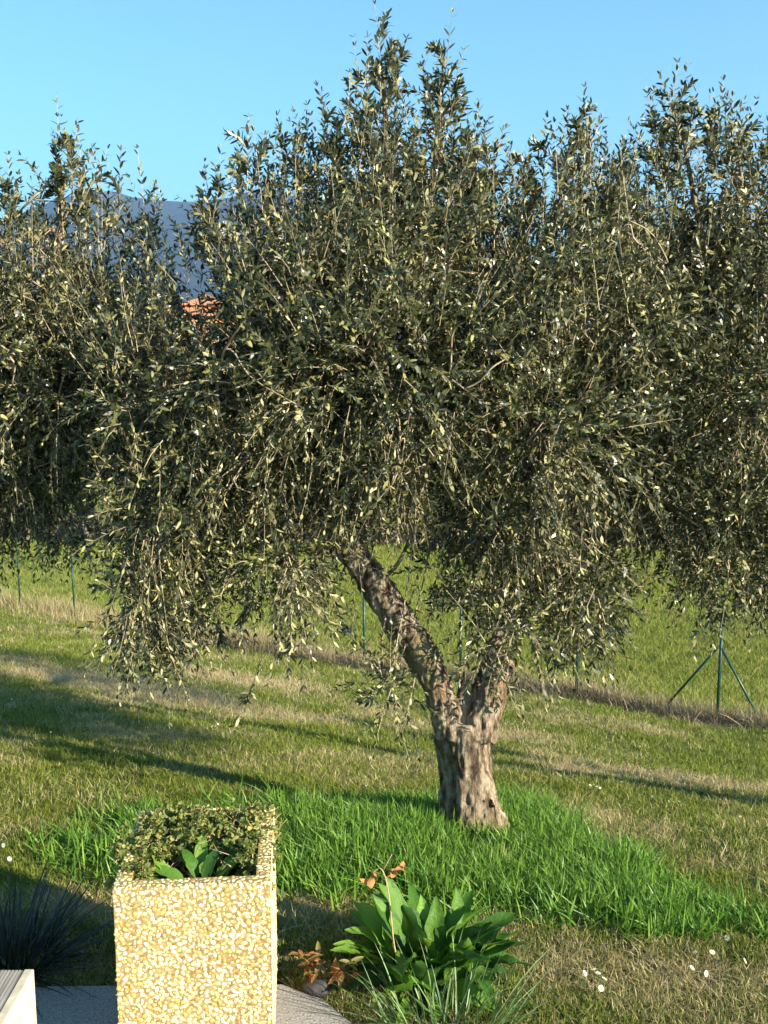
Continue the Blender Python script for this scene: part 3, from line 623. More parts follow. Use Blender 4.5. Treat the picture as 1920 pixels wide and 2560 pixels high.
d = dry(x, y) + R.normal(0, .35, len(x))
gk = (d < .45) & ~tallm; sk = (d >= .25) & ~tallm
tag(scatter('lawn_grass', x[gk], y[gk], lawn_v, M['lawn'], .7, 1.25, 51, hs=hs[gk]), 'short green and straw coloured lawn covering the slope down to the fence', 'grass', kind='stuff')
tag(scatter('dry_grass', x[sk], y[sk], straw_v, M['straw'], .7, 1.2, 52, hs=hs[sk]), 'dry straw coloured grass in patches across the lawn', 'dry grass', kind='stuff')
# lush tall grass round the trunk
tall_v = [tuft(11, .06, .05, .15, .0045, .55, 1200 + k, 3) for k in range(5)]
mn = np.min(TALL, 0); mx = np.max(TALL, 0); x = R.uniform(mn[0] - .3, mx[0] + .3, 15000); y = R.uniform(mn[1], mx[1], 15000)
k = inpoly(x + R.normal(0, .11, len(x)), y + R.normal(0, .13, len(x)), TALL) & tris_ok(x, y) & (fbm(x * 3, y * 3, 2) > .26); x = x[k]; y = y[k]
hs = .75 + .5 * fbm(x * 1.5 + 9, y * 1.5, 2)
tag(scatter('tall_grass', x, y, tall_v, M['tall'], .7, 1.15, 53, .1, hs), 'lush bright green tall grass around the foot of the forked olive trunk', 'tall grass', kind='stuff')
# field past the fence
field_v = [tuft(36, .15, .05, .11, .004, .4, 1300 + k, 2) for k in range(3)]
x, y = field_pts(26000, 10, 48, 43); k = beyond(x, y) > -.1; x = x[k]; y = y[k]
tag(scatter('field_grass', x, y, field_v, M['field'], .8, 1.3, 54, hs=np.interp(y, [10, 20, 48], [.9, 1.5, 2.8])), 'bright yellow green meadow grass past the wire fence', 'meadow', kind='stuff')
# rough dry growth along the fence foot
rough_v = [tuft(20, .14, .12, .38, .003, .35, 1400 + k, 3) for k in range(3)]; brown_v = [tuft(26, .16, .06, .24, .0035, .8, 1500 + k, 3, 1.2) for k in range(3)]
def along(n, s0, s1, wid, seed):
    r = np.random.default_rng(seed); sg = FENCE; cum = np.concatenate([[0], np.cumsum(np.linalg.norm(np.diff(sg, axis=0), axis=1))]); s = r.uniform(s0, s1, n) * cum[-1]
    return np.interp(s, cum, sg[:, 0]) + r.normal(0, wid, n), np.interp(s, cum, sg[:, 1]) + r.normal(0, wid, n)
x, y = along(700, .52, 1, .42, 61); x2, y2 = along(420, 0, .6, .16, 62); x = np.concatenate([x, x2]); y = np.concatenate([y, y2])
tag(scatter('dry_stalks', x, y, rough_v, M['straw'], .7, 1.25, 55), 'tall dry pale stalks along the foot of the wire fence', 'dry grass', kind='stuff')
x, y = along(1500, 0, .62, .2, 63)
tag(scatter('bramble_growth', x, y, brown_v, M['brown'], .7, 1.2, 56), 'low reddish brown tangle of dead stems under the fence', 'undergrowth', kind='stuff')

# ------------------------------------------------------------------ wire fence
fe = empty('wire_fence', (FENCE[3][0], FENCE[3][1], float(tz(*FENCE[3])))); FO = np.array(fe.location)
tag(fe, 'green wire mesh fence on thin green posts, one post braced both ways', 'fence')
FH = 1.27; pm = None
for k, (fx, fy) in enumerate(FENCE):
    z = float(tz(fx, fy))
    if pm is None:
        A = Acc(); A.add(*tube([(0, 0, -.2), (0, 0, FH)], .019, 8)); A.add(*tube([(0, 0, FH), (0, 0, FH + .015)], .024, 8)); pm = A.build('post', True)
    o = link('post', pm, M['green_paint'], fe, Vector((fx, fy, z)) - Vector(FO))
b0 = at(1800, 1613, FENCE[3][1]) - FO
for (px, py) in ((1642, 1775), (1922, 1822)):
    gx, gy = ground_at(px, py); e = np.array([gx, gy, float(tz(gx, gy)) - .08]) - FO
    A = Acc(); A.add(*tube([b0, e], .015, 8)); link('brace', A.build('brace', True), M['green_paint'], fe)
for k in range(len(FENCE) - 1):
    a = np.array([*FENCE[k], float(tz(*FENCE[k]))]); b = np.array([*FENCE[k + 1], float(tz(*FENCE[k + 1]))]); ln = np.linalg.norm(b - a); A = Acc(); H = 1.2; wr = .0011
    st = .075
    for s0 in np.arange(-H, ln, st):           # two families of slanting wires
        for dirn in (1, -1):
            t0, t1 = max(s0, 0), min(s0 + H, ln)
            if t1 - t0 < .02: continue
            z0, z1 = (t0 - s0, t1 - s0) if dirn == 1 else (H - (t0 - s0), H - (t1 - s0))
            p = a + (b - a) * t0 / ln + np.array([0, 0, z0 + .03]); q2 = a + (b - a) * t1 / ln + np.array([0, 0, z1 + .03]); A.add(*tube([p - FO, q2 - FO], wr, 3, False))
    for zz in (.05, .62, 1.22): A.add(*tube([a + [0, 0, zz] - FO, b + [0, 0, zz] - FO], .0018, 3, False))
    link('wire_mesh', A.build('wire_mesh'), M['wire'], fe)

# ------------------------------------------------------------------ pebble planter
PW, PD, PH, PT = .444, .50, .575, .042
pc = empty('pebble_planter', (-.548, 2.76, .03), math.radians(4.6)); tag(pc, 'square concrete planter faced with yellow washed pebbles on the terrace edge', 'planter')
hw = PW / 2
A = Acc()
for b_ in (box(-hw, hw, 0, PT, 0, PH), box(-hw, hw, PD - PT, PD, 0, PH), box(-hw, -hw + PT, PT + .0005, PD - PT - .0005, 0, PH - .001), box(hw - PT, hw, PT + .0005, PD - PT - .0005, 0, PH - .001)): A.add(*b_)
link('concrete_body', A.build('concrete_body'), M['mortar'], pc)
A = Acc(); gx, gy = np.meshgrid(np.linspace(-hw + PT, hw - PT, 24), np.linspace(PT, PD - PT, 24)); gz = PH - .085 + (fbm(gx * 14, gy * 14, 3) - .5) * .05
i = (np.arange(23)[:, None] * 24 + np.arange(23)[None]).ravel(); A.add(np.stack([gx, gy, gz], -1), [np.stack([i, i + 1, i + 25, i + 24], -1)])
link('soil_bed', A.build('soil_bed', True), M['soil'], pc)
def pebble_shape(seed):
    r = np.random.default_rng(seed); V = []; n = 7
    for ring, (rr, zz) in enumerate(((1.0, 0), (.92, .45), (.55, .82))):
        a = np.arange(n) / n * 6.283 + ring * .45; jit = 1 + r.normal(0, .17, n); V.append(np.stack([np.cos(a) * rr * jit, np.sin(a) * rr * jit, np.full(n, zz)], -1))
    V.append([[0, 0, .95]]); V = np.concatenate(V); j = np.arange(n); F = [np.stack([k * n + j, k * n + (j + 1) % n, (k + 1) * n + (j + 1) % n, (k + 1) * n + j], -1) for k in range(2)]
    return V, [np.concatenate(F), np.stack([2 * n + j, 2 * n + (j + 1) % n, np.full(n, 3 * n)], -1)]
PS = [pebble_shape(k) for k in range(6)]; PM = []
for v, f in PS: PM.append(mesh('pebble', v, f, True))
def plane_pts(w_, h_, r, step):
    """packed centres with a size each"""
    pts = []; rad = []
    cell = {}
    for rr_, tries in ((.0072, 1500), (.0056, 5200), (.0043, 9500), (.0032, 9500)):
        for _ in range(int(tries * w_ * h_ / .25)):
            p = (r.uniform(.003, w_ - .003), r.uniform(.003, h_ - .003)); c = (int(p[0] / .0145), int(p[1] / .0145)); ok = True
            for dx in (-1, 0, 1):
                for dy in (-1, 0, 1):
                    for (q_, s_) in cell.get((c[0] + dx, c[1] + dy), ()):
                        if (p[0] - q_[0]) ** 2 + (p[1] - q_[1]) ** 2 < ((rr_ + s_) * .94) ** 2: ok = False; break
                    if not ok: break
                if not ok: break
            if ok: cell.setdefault(c, []).append((p, rr_)); pts.append(p); rad.append(rr_)
    return pts, rad
rp = np.random.default_rng(77); stuffA = Acc(); single = []
faces = [('front', PW, PH, lambda u, v: (-hw + u, 0, v), (1, 0, 0), (0, 0, 1)), ('right', PD, PH, lambda u, v: (hw, u, v), (0, 1, 0), (0, 0, 1)), ('left', PD, PH, lambda u, v: (-hw, PD - u, v), (0, -1, 0), (0, 0, 1)),
         ('backin', PW - 2 * PT, .085, lambda u, v: (-hw + PT + u, PD - PT, PH - .085 + v), (1, 0, 0), (0, 0, 1)), ('back', PW, PH, lambda u, v: (hw - u, PD, v), (-1, 0, 0), (0, 0, 1)),
         ('rim1', PW, PT, lambda u, v: (-hw + u, v, PH), (1, 0, 0), (0, 1, 0)), ('rim2', PW, PT, lambda u, v: (-hw + u, PD - PT + v, PH), (1, 0, 0), (0, 1, 0)),
         ('rim3', PT, PD - 2 * PT, lambda u, v: (-hw + u, PT + v, PH - .001), (1, 0, 0), (0, 1, 0)), ('rim4', PT, PD - 2 * PT, lambda u, v: (hw - PT + u, PT + v, PH - .001), (1, 0, 0), (0, 1, 0))]
for nm, w_, h_, f, U, Vv in faces:
    pts, rad = plane_pts(w_, h_, rp, 0); U = np.array(U, float); Vv = np.array(Vv, float); Nn = np.cross(U, Vv)
    for (u, v), s in zip(pts, rad):
        a = rp.random() * 6.283; el = rp.uniform(.72, 1.4); flat = s * rp.uniform(.28, .5); base = np.array(f(u, v)) - Nn * .0012
        ax = (math.cos(a) * U + math.sin(a) * Vv) * s * el * 1.13; ay = (-math.sin(a) * U + math.cos(a) * Vv) * s / el * 1.13
        Mx = np.stack([ax, ay, Nn * flat], 1)
        if nm == 'front' and s > .005: single.append((s, base, Mx))
        else:
            k = rp.integers(6); stuffA.add(PS[k][0] @ Mx.T + base, PS[k][1])
single.sort(key=lambda t: -t[0])
from mathutils import Matrix
for k, (s, base, Mx) in enumerate(single):
    if k < 300:
        o = link('pebble', PM[k % 6], M['pebble'], pc); m4 = Matrix([list(Mx[0]) + [base[0]], list(Mx[1]) + [base[1]], list(Mx[2]) + [base[2]], [0, 0, 0, 1]]); o.matrix_local = m4
    else: q_ = k % 6; stuffA.add(PS[q_][0] @ Mx.T + base, PS[q_][1])
o = link('pebble_facing', stuffA.build('pebble_facing', True), M['pebble'], pc); o['kind'] = 'stuff'

# ------------------------------------------------------------------ broad leaves
def broad_leaf(name, ln, wd, bend, wave, seed, segs=8, fold=.25, petiole=.12):
    r = np.random.default_rng(seed); V = []; C = [-1, -.55, 0, .55, 1]
    for i_ in range(segs + 1):
        t = i_ / segs; wprof = math.sin(math.pi * min(1, (t * .93 + .04)) ** .8) ** .75 if t < .999 else .02
        if t < petiole: wprof *= .25
        ang = bend * t; x_ = ln * (math.sin(ang) / bend if bend else t); z_ = ln * ((1 - math.cos(ang)) / bend if bend else 0)
        for c in C:
            wv = wave * math.sin(t * 17 + c * 2 + seed) * abs(c) * wprof + r.normal(0, wave * .25) * abs(c)
            V.append((x_, c * wd * .5 * wprof * (1 + r.normal(0, .04)), -z_ + fold * wd * .5 * abs(c) * wprof + wv))
    k = len(C); i_ = (np.arange(segs)[:, None] * k + np.arange(k - 1)[None]).ravel()
    return mesh(name, V, [np.stack([i_, i_ + k, i_ + k + 1, i_ + 1], -1)], True)
def leaf_plant(root, meshes, matl, specs, name='leaf'):
    """specs: (dx, dy, dz, azimuth, elevation, scale, roll)"""
    for k, (dx, dy, dz, az, el, s, ro) in enumerate(specs):
        o = link(name, meshes[k % len(meshes)], matl, root, (dx, dy, dz)); o.rotation_euler = (ro, -el, az); o.scale = (s,) * 3
def dock_mat(name, a, b, c):
    m = leafy(name, [(0, a), (.5, b), (1, c)], [(0, a), (1, c)], .5, .3, .3, (1.1, 1.4, .5)); nt = m.node_tree
    bump(nt, nt.nodes['Principled BSDF'], noise(nt, 75, 3, .6), .55, .008); return m
M['dock'] = dock_mat('dock_leaf', (.025, .075, .012), (.07, .17, .02), (.18, .31, .045))
M['yellow_leaf'] = dock_mat('shrub_leaf', (.09, .13, .03), (.17, .20, .05), (.33, .31, .09))
M['red_leaf'] = dock_mat('red_leaf', (.34, .07, .03), (.16, .17, .05), (.40, .12, .05))
M['blade'] = leafy('clump_blade', [(0, (.06, .13, .035)), (.5, (.12, .21, .06)), (1, (.26, .33, .13))], [(0, (.06, .12, .04)), (1, (.18, .24, .11))], .35, .5, .25)
M['dark_blade'] = leafy('dark_blade', [(0, (.008, .013, .010)), (.6, (.014, .022, .017)), (1, (.035, .045, .035))], [(0, (.008, .013, .010)), (1, (.03, .04, .03))], .4, .5, .1)  # dark blades, colour deepened further for the shade they stand in
M['withered'] = plain('withered_leaf', (.40, .16, .06), .8, .2, .4, 60)
M['stalk'] = plain('dry_stalk', (.42, .30, .17), .8, .2, .3, 40)
dl = [broad_leaf('leaf', .245, .074 + .006 * (k % 3), b_, .011, k, 12, .45) for k, b_ in enumerate((.5, .9, 1.25, .3, .75, 1.0))]
dx0, dy0 = ground_at(1070, 2440); root = empty('dock_plant', (dx0, dy0, float(tz(dx0, dy0)) - .01)); tag(root, 'broad leaved green weed right of the pebble planter', 'plant')
rd = np.random.default_rng(9); sp = []
for k in range(74):
    az = k * 2.4 + rd.normal(0, .25); el = math.radians(rd.uniform(48, 90) if k < 42 else rd.uniform(8, 40)); s = rd.uniform(.8, 1.35) if k < 42 else rd.uniform(.6, .95); rr_ = rd.uniform(.01, .16)
    sp.append((math.cos(az) * rr_, math.sin(az) * rr_, rd.uniform(0, .03), az, el, s, rd.normal(0, .6)))
for az, el, s, ox in ((3.0, 20, 1.1, -.10), (3.5, 35, 1.15, -.10), (2.6, 55, 1.2, -.08), (3.2, 62, 1.15, -.06), (-.2, 25, 1.1, .1), (.3, 12, 1.0, .12), (-.7, 40, 1.1, .08), (-1.5, 50, 1.0, 0), (-1.2, 65, 1.15, .03), (-1.9, 60, 1.0, -.04), (-.4, 5, 1.0, .14)): sp.append((ox, rd.uniform(-.04, .04), .02, az, math.radians(el), s, rd.normal(0, .3)))
leaf_plant(root, dl, M['dock'], sp)
# spiky pale green clump in front of it
def blade_mesh(seed, ln=.3, wd=.006, bend=.9):
    r = np.random.default_rng(seed); V = []
    for k in range(7):
        t = k / 6.; a = bend * t; x_ = ln * math.sin(a) / bend; z_ = ln * (1 - math.cos(a)) / bend; w_ = wd * .5 * (1 - t ** 2.2) + .0003
        V += [(x_, -w_, -z_ + w_ * .6), (x_, 0, -z_), (x_, w_, -z_ + w_ * .6)]
    i_ = (np.arange(6)[:, None] * 3 + np.arange(2)[None]).ravel(); return mesh('blade', V, [np.stack([i_, i_ + 3, i_ + 4, i_ + 1], -1)], True)
bl = [blade_mesh(k, b_, w_, c_) for k, (b_, w_, c_) in enumerate(((.30, .007, .5), (.26, .006, 1.0), (.34, .0075, .8), (.22, .0055, 1.4), (.30, .006, .3)))]
gx, gy = ground_at(1120, 2585); root = empty('grass_clump', (gx, gy, float(tz(gx, gy)) - .01)); tag(root, 'clump of long narrow pale green blades before the broad leaved weed', 'grass clump')
sp = []
for k in range(190):
    az = rd.random() * 6.283; rr_ = rd.random() ** .5 * .17; el = math.radians(rd.uniform(35, 88)); sp.append((math.cos(az) * rr_ * 1.3, math.sin(az) * rr_ * .7, 0, az + rd.normal(0, .5), el, rd.uniform(.55, 1.0), rd.normal(0, .3)))
leaf_plant(root, bl, M['blade'], sp, 'blade')
# dark spiky clump at the left
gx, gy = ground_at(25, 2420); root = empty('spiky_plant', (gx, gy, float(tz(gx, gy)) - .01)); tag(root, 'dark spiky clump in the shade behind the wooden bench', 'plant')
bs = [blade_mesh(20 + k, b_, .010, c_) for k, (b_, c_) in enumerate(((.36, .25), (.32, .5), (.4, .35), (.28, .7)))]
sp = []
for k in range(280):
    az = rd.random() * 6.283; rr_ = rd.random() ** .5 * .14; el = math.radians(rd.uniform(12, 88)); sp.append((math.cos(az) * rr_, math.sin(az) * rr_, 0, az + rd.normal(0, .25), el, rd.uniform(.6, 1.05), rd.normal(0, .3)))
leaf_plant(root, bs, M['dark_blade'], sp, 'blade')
# dry stalk with withered leaves
gx, gy = ground_at(1005, 2455); z0 = float(tz(gx, gy)); g3 = np.array([gx, gy, z0]); root = empty('dead_stalk', g3); tag(root, 'thin dead stalk with withered orange leaves over the broad leaved weed', 'dead plant')
pth = smooth_path([g3, at(985, 2360, gy - .03), at(975, 2260, gy - .04), at(965, 2200, gy - .04), at(950, 2170, gy - .04), at(930, 2185, gy - .04)], 22) - g3
A = Acc(); A.add(*tube(pth, np.linspace(.0032, .0015, 22), 6)); A.add(*tube(smooth_path([pth[15], pth[15] + [.02, 0, .04], pth[15] + [.03, .0, .06]], 6), .0014, 5)); link('stem', A.build('stem', True), M['stalk'], root)
wl = [broad_leaf('withered_leaf', .055, .024, 2.2, .006, 60 + k, 7, .8) for k in range(3)]
for k, (px, py, az, el, s) in enumerate(((985, 2185, .4, .9, 1.1), (978, 2195, 1.2, .5, 1.0), (1000, 2165, .2, .5, .7), (935, 2195, 3.3, -1.0, 1.0), (925, 2200, 2.4, -.8, .8), (940, 2180, 4.0, -.4, .7))):
    o = link('withered_leaf', wl[k % 3], M['withered'], root, at(px, py, gy - .04) - g3); o.rotation_euler = (.6 * k, -el, az); o.scale = (s,) * 3
# small red and green plant, dark stone
gx, gy = ground_at(815, 2475); root = empty('reddish_plant', (gx, gy, float(tz(gx, gy)))); tag(root, 'small reddish leaved plant between planter and broad leaved weed', 'plant')
sl_ = [broad_leaf('leaf', .062, .019, b_, .001, 80 + k, 6, .4) for k, b_ in enumerate((.4, .8, 1.1))]
A = Acc(); sp = []
for s_ in range(7):
    az = rd.random() * 6.28; top = np.array([math.cos(az) * .09, math.sin(az) * .05, rd.uniform(.05, .12)]); p = smooth_path([(0, 0, 0), top * .5 + [0, 0, .02], top], 7); A.add(*tube(p, .0018, 5))
    for k in range(7): t = p[min(6, 2 + k)] if k < 5 else p[-1]; sp.append((*t, rd.random() * 6.28, rd.uniform(.1, 1.3), rd.uniform(.6, 1.15), rd.normal(0, .4)))
link('stems', A.build('stems', True), M['red_leaf'], root); leaf_plant(root, sl_, M['red_leaf'], sp)
gx, gy = ground_at(795, 2500)
import bmesh
bm = bmesh.new(); bmesh.ops.create_icosphere(bm, subdivisions=3, radius=1)
for v in bm.verts: v.co = Vector((v.co.x * .05, v.co.y * .035, v.co.z * .028)) * (1 + .25 * mnoise.noise(v.co * 1.6))
me = bpy.data.meshes.new('stone'); bm.to_mesh(me); bm.free(); me.polygons.foreach_set('use_smooth', [True] * len(me.polygons))
tag(link('dark_stone', me, plain('dark_stone', (.035, .032, .03), .7, .4, .3, 30, .004), None, (gx, gy, float(tz(gx, gy)) + .04)), 'rounded dark stone at the terrace edge under the reddish plant', 'stone')

# shrub growing in the planter
cp = math.cos(math.radians(4.6)); sn = math.sin(math.radians(4.6))
def pl(x_, y_, z_): return np.array([-.548 + x_ * cp - y_ * sn, 2.76 + x_ * sn + y_ * cp, .03 + z_])
so_ = pl(0, .33, PH - .08); root = empty('planter_shrub', so_); tag(root, 'low small leaved shrub with bare dead twigs filling the back of the planter', 'shrub')
A = Acc(); n = 860; Pn = []; Dn = []
for k in range(n):
    t = rd.random(); 
    if t < .72: x_ = rd.uniform(-hw + .03, hw - .03); y_ = rd.uniform(.20 + .07 * max(0, 1 - abs(x_) / .12), PD - .03); z_ = PH + rd.uniform(-.07, .03)
    elif t < .86: x_ = rd.uniform(-hw - .02, -hw + .08); y_ = rd.uniform(.06, .42); z_ = PH + rd.uniform(-.06, .015)
    else: x_ = rd.uniform(hw - .09, hw - .01); y_ = rd.uniform(.12, .45); z_ = PH + rd.uniform(-.08, .01)
    Pn.append(pl(x_, y_, z_)); Dn.append(rd.normal(0, 1, 3) * [1, .8, .4] + [0, -.35, .12])
Pn = np.array(Pn); Dn = np.array(Dn)
arr = shoots(Pn, Dn, rd.uniform(.02, .055, n), np.full(n, .1), 6, .019, 5, .0011)
tv, tf, lv, lt, lq = arr
# widen the leaves a little
c6 = lv.reshape(-1, 6, 3); mid = c6.mean(1, keepdims=True); sidev = c6[:, 1:2] - c6[:, 5:6]; off = np.array([0, .8, .8, 0, -.8, -.8])[None, :, None] * sidev * .55; lv = (c6 + off).reshape(-1, 3)
me = mesh('foliage', np.concatenate([lv, tv]) - so_, [lt, lq, tf + len(lv)]); me.materials.append(M['yellow_leaf']); me.materials.append(M['stalk'])
mi = np.zeros(len(me.polygons), np.int32); mi[len(lt) + len(lq):] = 1; me.polygons.foreach_set('material_index', mi); o = link('foliage', me, None, root); o['kind'] = 'stuff'
A = Acc()
for k in range(110):
    x_ = rd.uniform(-hw + .02, hw - .01); y_ = rd.uniform(.22, PD - .01); p0 = pl(x_, y_, PH - .08); p1 = pl(x_ + rd.normal(0, .05), y_ + rd.normal(0, .04), PH + rd.uniform(-.03, .03) * (1.0 if k % 9 else 2.2)); p = smooth_path([p0, (p0 + p1) / 2 + rd.normal(0, .018, 3), p1], 6); A.add(*tube(p - so_, np.linspace(.0022, .0007, 6), 4))
    for s_ in range(2): q_ = p[3 + s_]; A.add(*tube(np.array([q_, q_ + rd.normal(0, .022, 3) + [0, 0, .012]]) - so_, [.001, .0005], 3))
link('bare_twigs', A.build('bare_twigs', True), M['stalk'], root)['kind'] = 'stuff'
root = empty('planter_weed', pl(.02, .15, PH - .07)); tag(root, 'young broad leaved weed in the dark soil at the front of the planter', 'plant')
pw = [broad_leaf('leaf', .11, .040, b_, .003, 90 + k) for k, b_ in enumerate((.7, 1.1, .4))]
sp = [(0, 0, .0, 1.0, 1.15, 1.0, .2), (-.03, .02, 0, 2.2, 1.2, 1.0, .1), (-.06, 0, 0, 3.1, .55, 1.05, -.3), (.03, .01, 0, .2, .9, 1.0, .2), (.05, .02, 0, .9, 1.0, .9, .4), (.02, -.02, 0, -.5, .7, .8, 0), (-.02, .05, 0, 1.6, 1.3, 1.1, 0), (.09, .0, 0, .5, .8, .8, 0), (-.1, .01, 0, 2.7, .9, .9, 0), (-.12, 0, 0, 3.4, .4, .9, 0), (.0, .0, 0, -1.4, .8, .7, 0)]
leaf_plant(root, pw, M['dock'], sp)

# ------------------------------------------------------------------ wooden bench at the corner
bc = at(84, 2425, 2.62); BT = bc[2]; root = empty('wooden_bench', (bc[0], bc[1], .03)); tag(root, 'weathered grey wooden bench corner on the terrace at bottom left', 'bench')
def ribbed(w_, l_, th):
    A = Acc(); nr = 9; xs_ = []
    for k in range(nr): a = k / nr * w_; s_ = w_ / nr; xs_ += [(a, 0), (a + s_ * .62, 0), (a + s_ * .68, -.0035), (a + s_ * .94, -.0035)]
    xs_.append((w_, 0)); n_ = len(xs_); top0 = [(x_, 0, z_) for x_, z_ in xs_]; top1 = [(x_, -l_, z_) for x_, z_ in xs_]; V = top0 + top1 + [(0, 0, -th), (w_, 0, -th), (0, -l_, -th), (w_, -l_, -th)]
    F = [(k, k + n_, k + 1 + n_, k + 1) for k in range(n_ - 1)]; b0_ = 2 * n_
    me = bpy.data.meshes.new('plank'); me.from_pydata(V, [], F + [list(range(n_)) + [b0_ + 1, b0_], list(range(2 * n_ - 1, n_ - 1, -1)) + [b0_ + 2, b0_ + 3], (0, b0_, b0_ + 2, n_), (n_ - 1, 2 * n_ - 1, b0_ + 3, b0_ + 1), (b0_, b0_ + 1, b0_ + 3, b0_ + 2)]); me.update(); return me
pk = ribbed(.088, 1.2, .024); hz = BT - .03
for k in range(5): link('plank', pk, M['wood'], root, (-.088 - .030 - k * .093, 0, hz))
me = bevel_mesh(mesh('side_board', *box(-.0265, 0, -1.2, .004, hz - .21, hz + .001)), .003, 2); link('side_board', me, M['wood_pale'], root)
link('back_board', bevel_mesh(mesh('back_board', *box(-.49, -.03, -.02, .003, hz - .21, hz - .026)), .002, 1), M['wood_pale'], root)
lg = bevel_mesh(mesh('leg', *box(-.03, .03, -.03, .03, 0, hz - .03)), .003, 1)
for x_, y_ in ((-.06, -.055), (-.45, -.055), (-.06, -1.14), (-.45, -1.14)): link('leg', lg, M['wood'], root, (x_, y_, 0))

# ------------------------------------------------------------------ daisies
def daisy_mesh():
    A = Acc(); n = 11
    for k in range(n):
        a = k / n * 6.283; c = np.array([math.cos(a), math.sin(a), 0]); s = np.array([-math.sin(a), math.cos(a), 0]); V = [c * .003 + s * .0012, c * .003 - s * .0012, c * .010 + s * .0026 + [0, 0, .001], c * .010 - s * .0026 + [0, 0, .001], c * .013 + [0, 0, .002]]
        A.add(V, [np.array([(0, 1, 3, 2)]), np.array([(2, 3, 4)])])
    np1 = sum(len(f) for v in A.F.values() for f in v)
    a = np.linspace(0, 6.283, 8, endpoint=False); V = np.concatenate([np.stack([np.cos(a) * .0055, np.sin(a) * .0055, np.full(8, .001)], -1), [[0, 0, .004]]])
    F3 = [f for f in A.F[3]]; me = None
    B = Acc(); B.add(V, [np.stack([np.arange(8), (np.arange(8) + 1) % 8, np.full(8, 8)], -1)])
    C = Acc(); C.add(*tube([(0, 0, -.05), (.003, 0, -.02), (0, 0, 0)], .0009, 4))
    return A.build('petals'), B.build('flower_centre', True), C.build('stem')
dp, dc, ds = daisy_mesh()
M['petal'] = plain('petal', (.66, .65, .52), .6, .3, .08, 50); M['yolk'] = plain('flower_yellow', (.65, .45, .04), .7, .2, .1, 50); M['stemg'] = plain('stem_green', (.08, .15, .04), .6, .3, .2, 50)
near = 'white daisy in the dry lawn at the bottom right corner'; groups = {
    'white daisy in the small close cluster right of the broad leaved weed': [(1461, 2468), (1482, 2460), (1495, 2470), (1510, 2482), (1458, 2495), (1501, 2508)],
    'white daisy in the dry grass near the bottom right corner': [(1738, 2415), (1779, 2415), (1728, 2455), (1763, 2472), (1860, 2440), (1817, 2380)],
    'white daisy in the scattered line below the pale strip right of the trunk': [(1448, 1975), (1458, 1976), (1475, 1982), (1485, 1980), (1492, 1985), (1500, 1989), (1490, 1991), (1553, 1973), (1575, 1961), (1594, 1961), (1616, 2010), (1628, 2011), (1671, 2024), (1683, 2025), (1697, 2024), (1850, 2063), (1380, 1818), (1589, 1870), (1600, 1880), (1621, 1896), (1360, 1838)],
    'white daisy on the lawn left of the trunk below the hanging leaves': [(529, 1822), (540, 1830), (545, 1825), (530, 1832), (863, 1800), (850, 1806)],
    'white daisy on the sunny grass at the far left under the left olive': [(63, 1601), (81, 1606), (93, 1604), (126, 1628), (128, 1848)],
    'white daisy in the lawn left of the planter': [(12, 2130), (11, 2140), (25, 2175), (60, 2175), (30, 1762), (45, 1763)]}
for lab, pts in groups.items():
    for px, py in pts:
        gx, gy = ground_at(px, py); s = .85 if gy < 4.5 else .7
        root = empty('daisy', (gx, gy, float(tz(gx, gy)) + .05)); tag(root, lab, 'flower', 'daisies in the lawn: ' + lab[12:])
        root.rotation_euler = (rd.normal(.45, .4), rd.normal(.1, .45), rd.random() * 6); root.scale = (s,) * 3
        link('petals', dp, M['petal'], root); link('flower_centre', dc, M['yolk'], root); link('stem', ds, M['stemg'], root)

# ------------------------------------------------------------------ far things
M['plaster'] = plain('terracotta_plaster', (.62, .27, .13), .9, .1, .12, 1.5); M['tile'] = plain('roof_tile', (.50, .22, .12), .85, .1, .3, 6); M['pane'] = plain('window_glass', (.03, .04, .05), .15, .6, .1, 3); M['frame'] = plain('window_frame', (.55, .5, .42), .6, .3, .1, 3); M['shutter'] = plain('brown_shutter', (.25, .11, .06), .6, .3, .1, 5)
HY = 108.; hx = at(500, 760, HY)[0]; hz0 = float(tz(hx, HY)) - .1; root = empty('farmhouse', (hx, HY, hz0), .12); tag(root, 'terracotta coloured house behind the olive crowns below the mountain', 'house')
eave = at(500, 790, HY)[2] - hz0; top = at(500, 745, HY)[2] - hz0
link('wall', mesh('wall', *box(-4.6, 4.6, 0, 8, 0, eave)), M['plaster'], root)
def hip(x0, x1, y0, y1, z0, z1, name='roof'):
    i_ = (y1 - y0) / 2; V = [(x0, y0, z0), (x1, y0, z0), (x1, y1, z0), (x0, y1, z0), (x0 + i_, (y0 + y1) / 2, z1), (x1 - i_, (y0 + y1) / 2, z1)]
    V += [(a_, b_, c_ - .18) for a_, b_, c_ in V[:4]]; me = bpy.data.meshes.new(name); me.from_pydata(V, [], [(0, 1, 5, 4), (1, 2, 5), (2, 3, 4, 5), (3, 0, 4), (0, 6, 7, 1), (1, 7, 8, 2), (2, 8, 9, 3), (3, 9, 6, 0), (9, 8, 7, 6)]); me.update(); return me
rf = link('roof', hip(-5.2, 5.2, -.6, 8.6, eave + .18, eave + .18 + 1.6), M['tile'], root)
link('upper_wall', mesh('upper_wall', *box(-1.6, 2.4, 1.2, 6, eave - .2, top - .55)), M['plaster'], root); link('upper_roof', hip(-2.0, 2.8, .8, 6.4, top - .5, top + .5, 'upper_roof'), M['tile'], root)
link('chimney', mesh('chimney', *box(3.2, 3.9, 3, 3.7, eave + .4, eave + 2.5)), M['plaster'], rf)
wf = mesh('window', *box(-.55, .55, -.05, .0, 0, 1.4)); wp = mesh('pane', *box(-.46, .46, -.056, -.051, .09, 1.31)); ws = mesh('shutter', *box(-.4, .4, -.09, -.03, 0, 1.4))
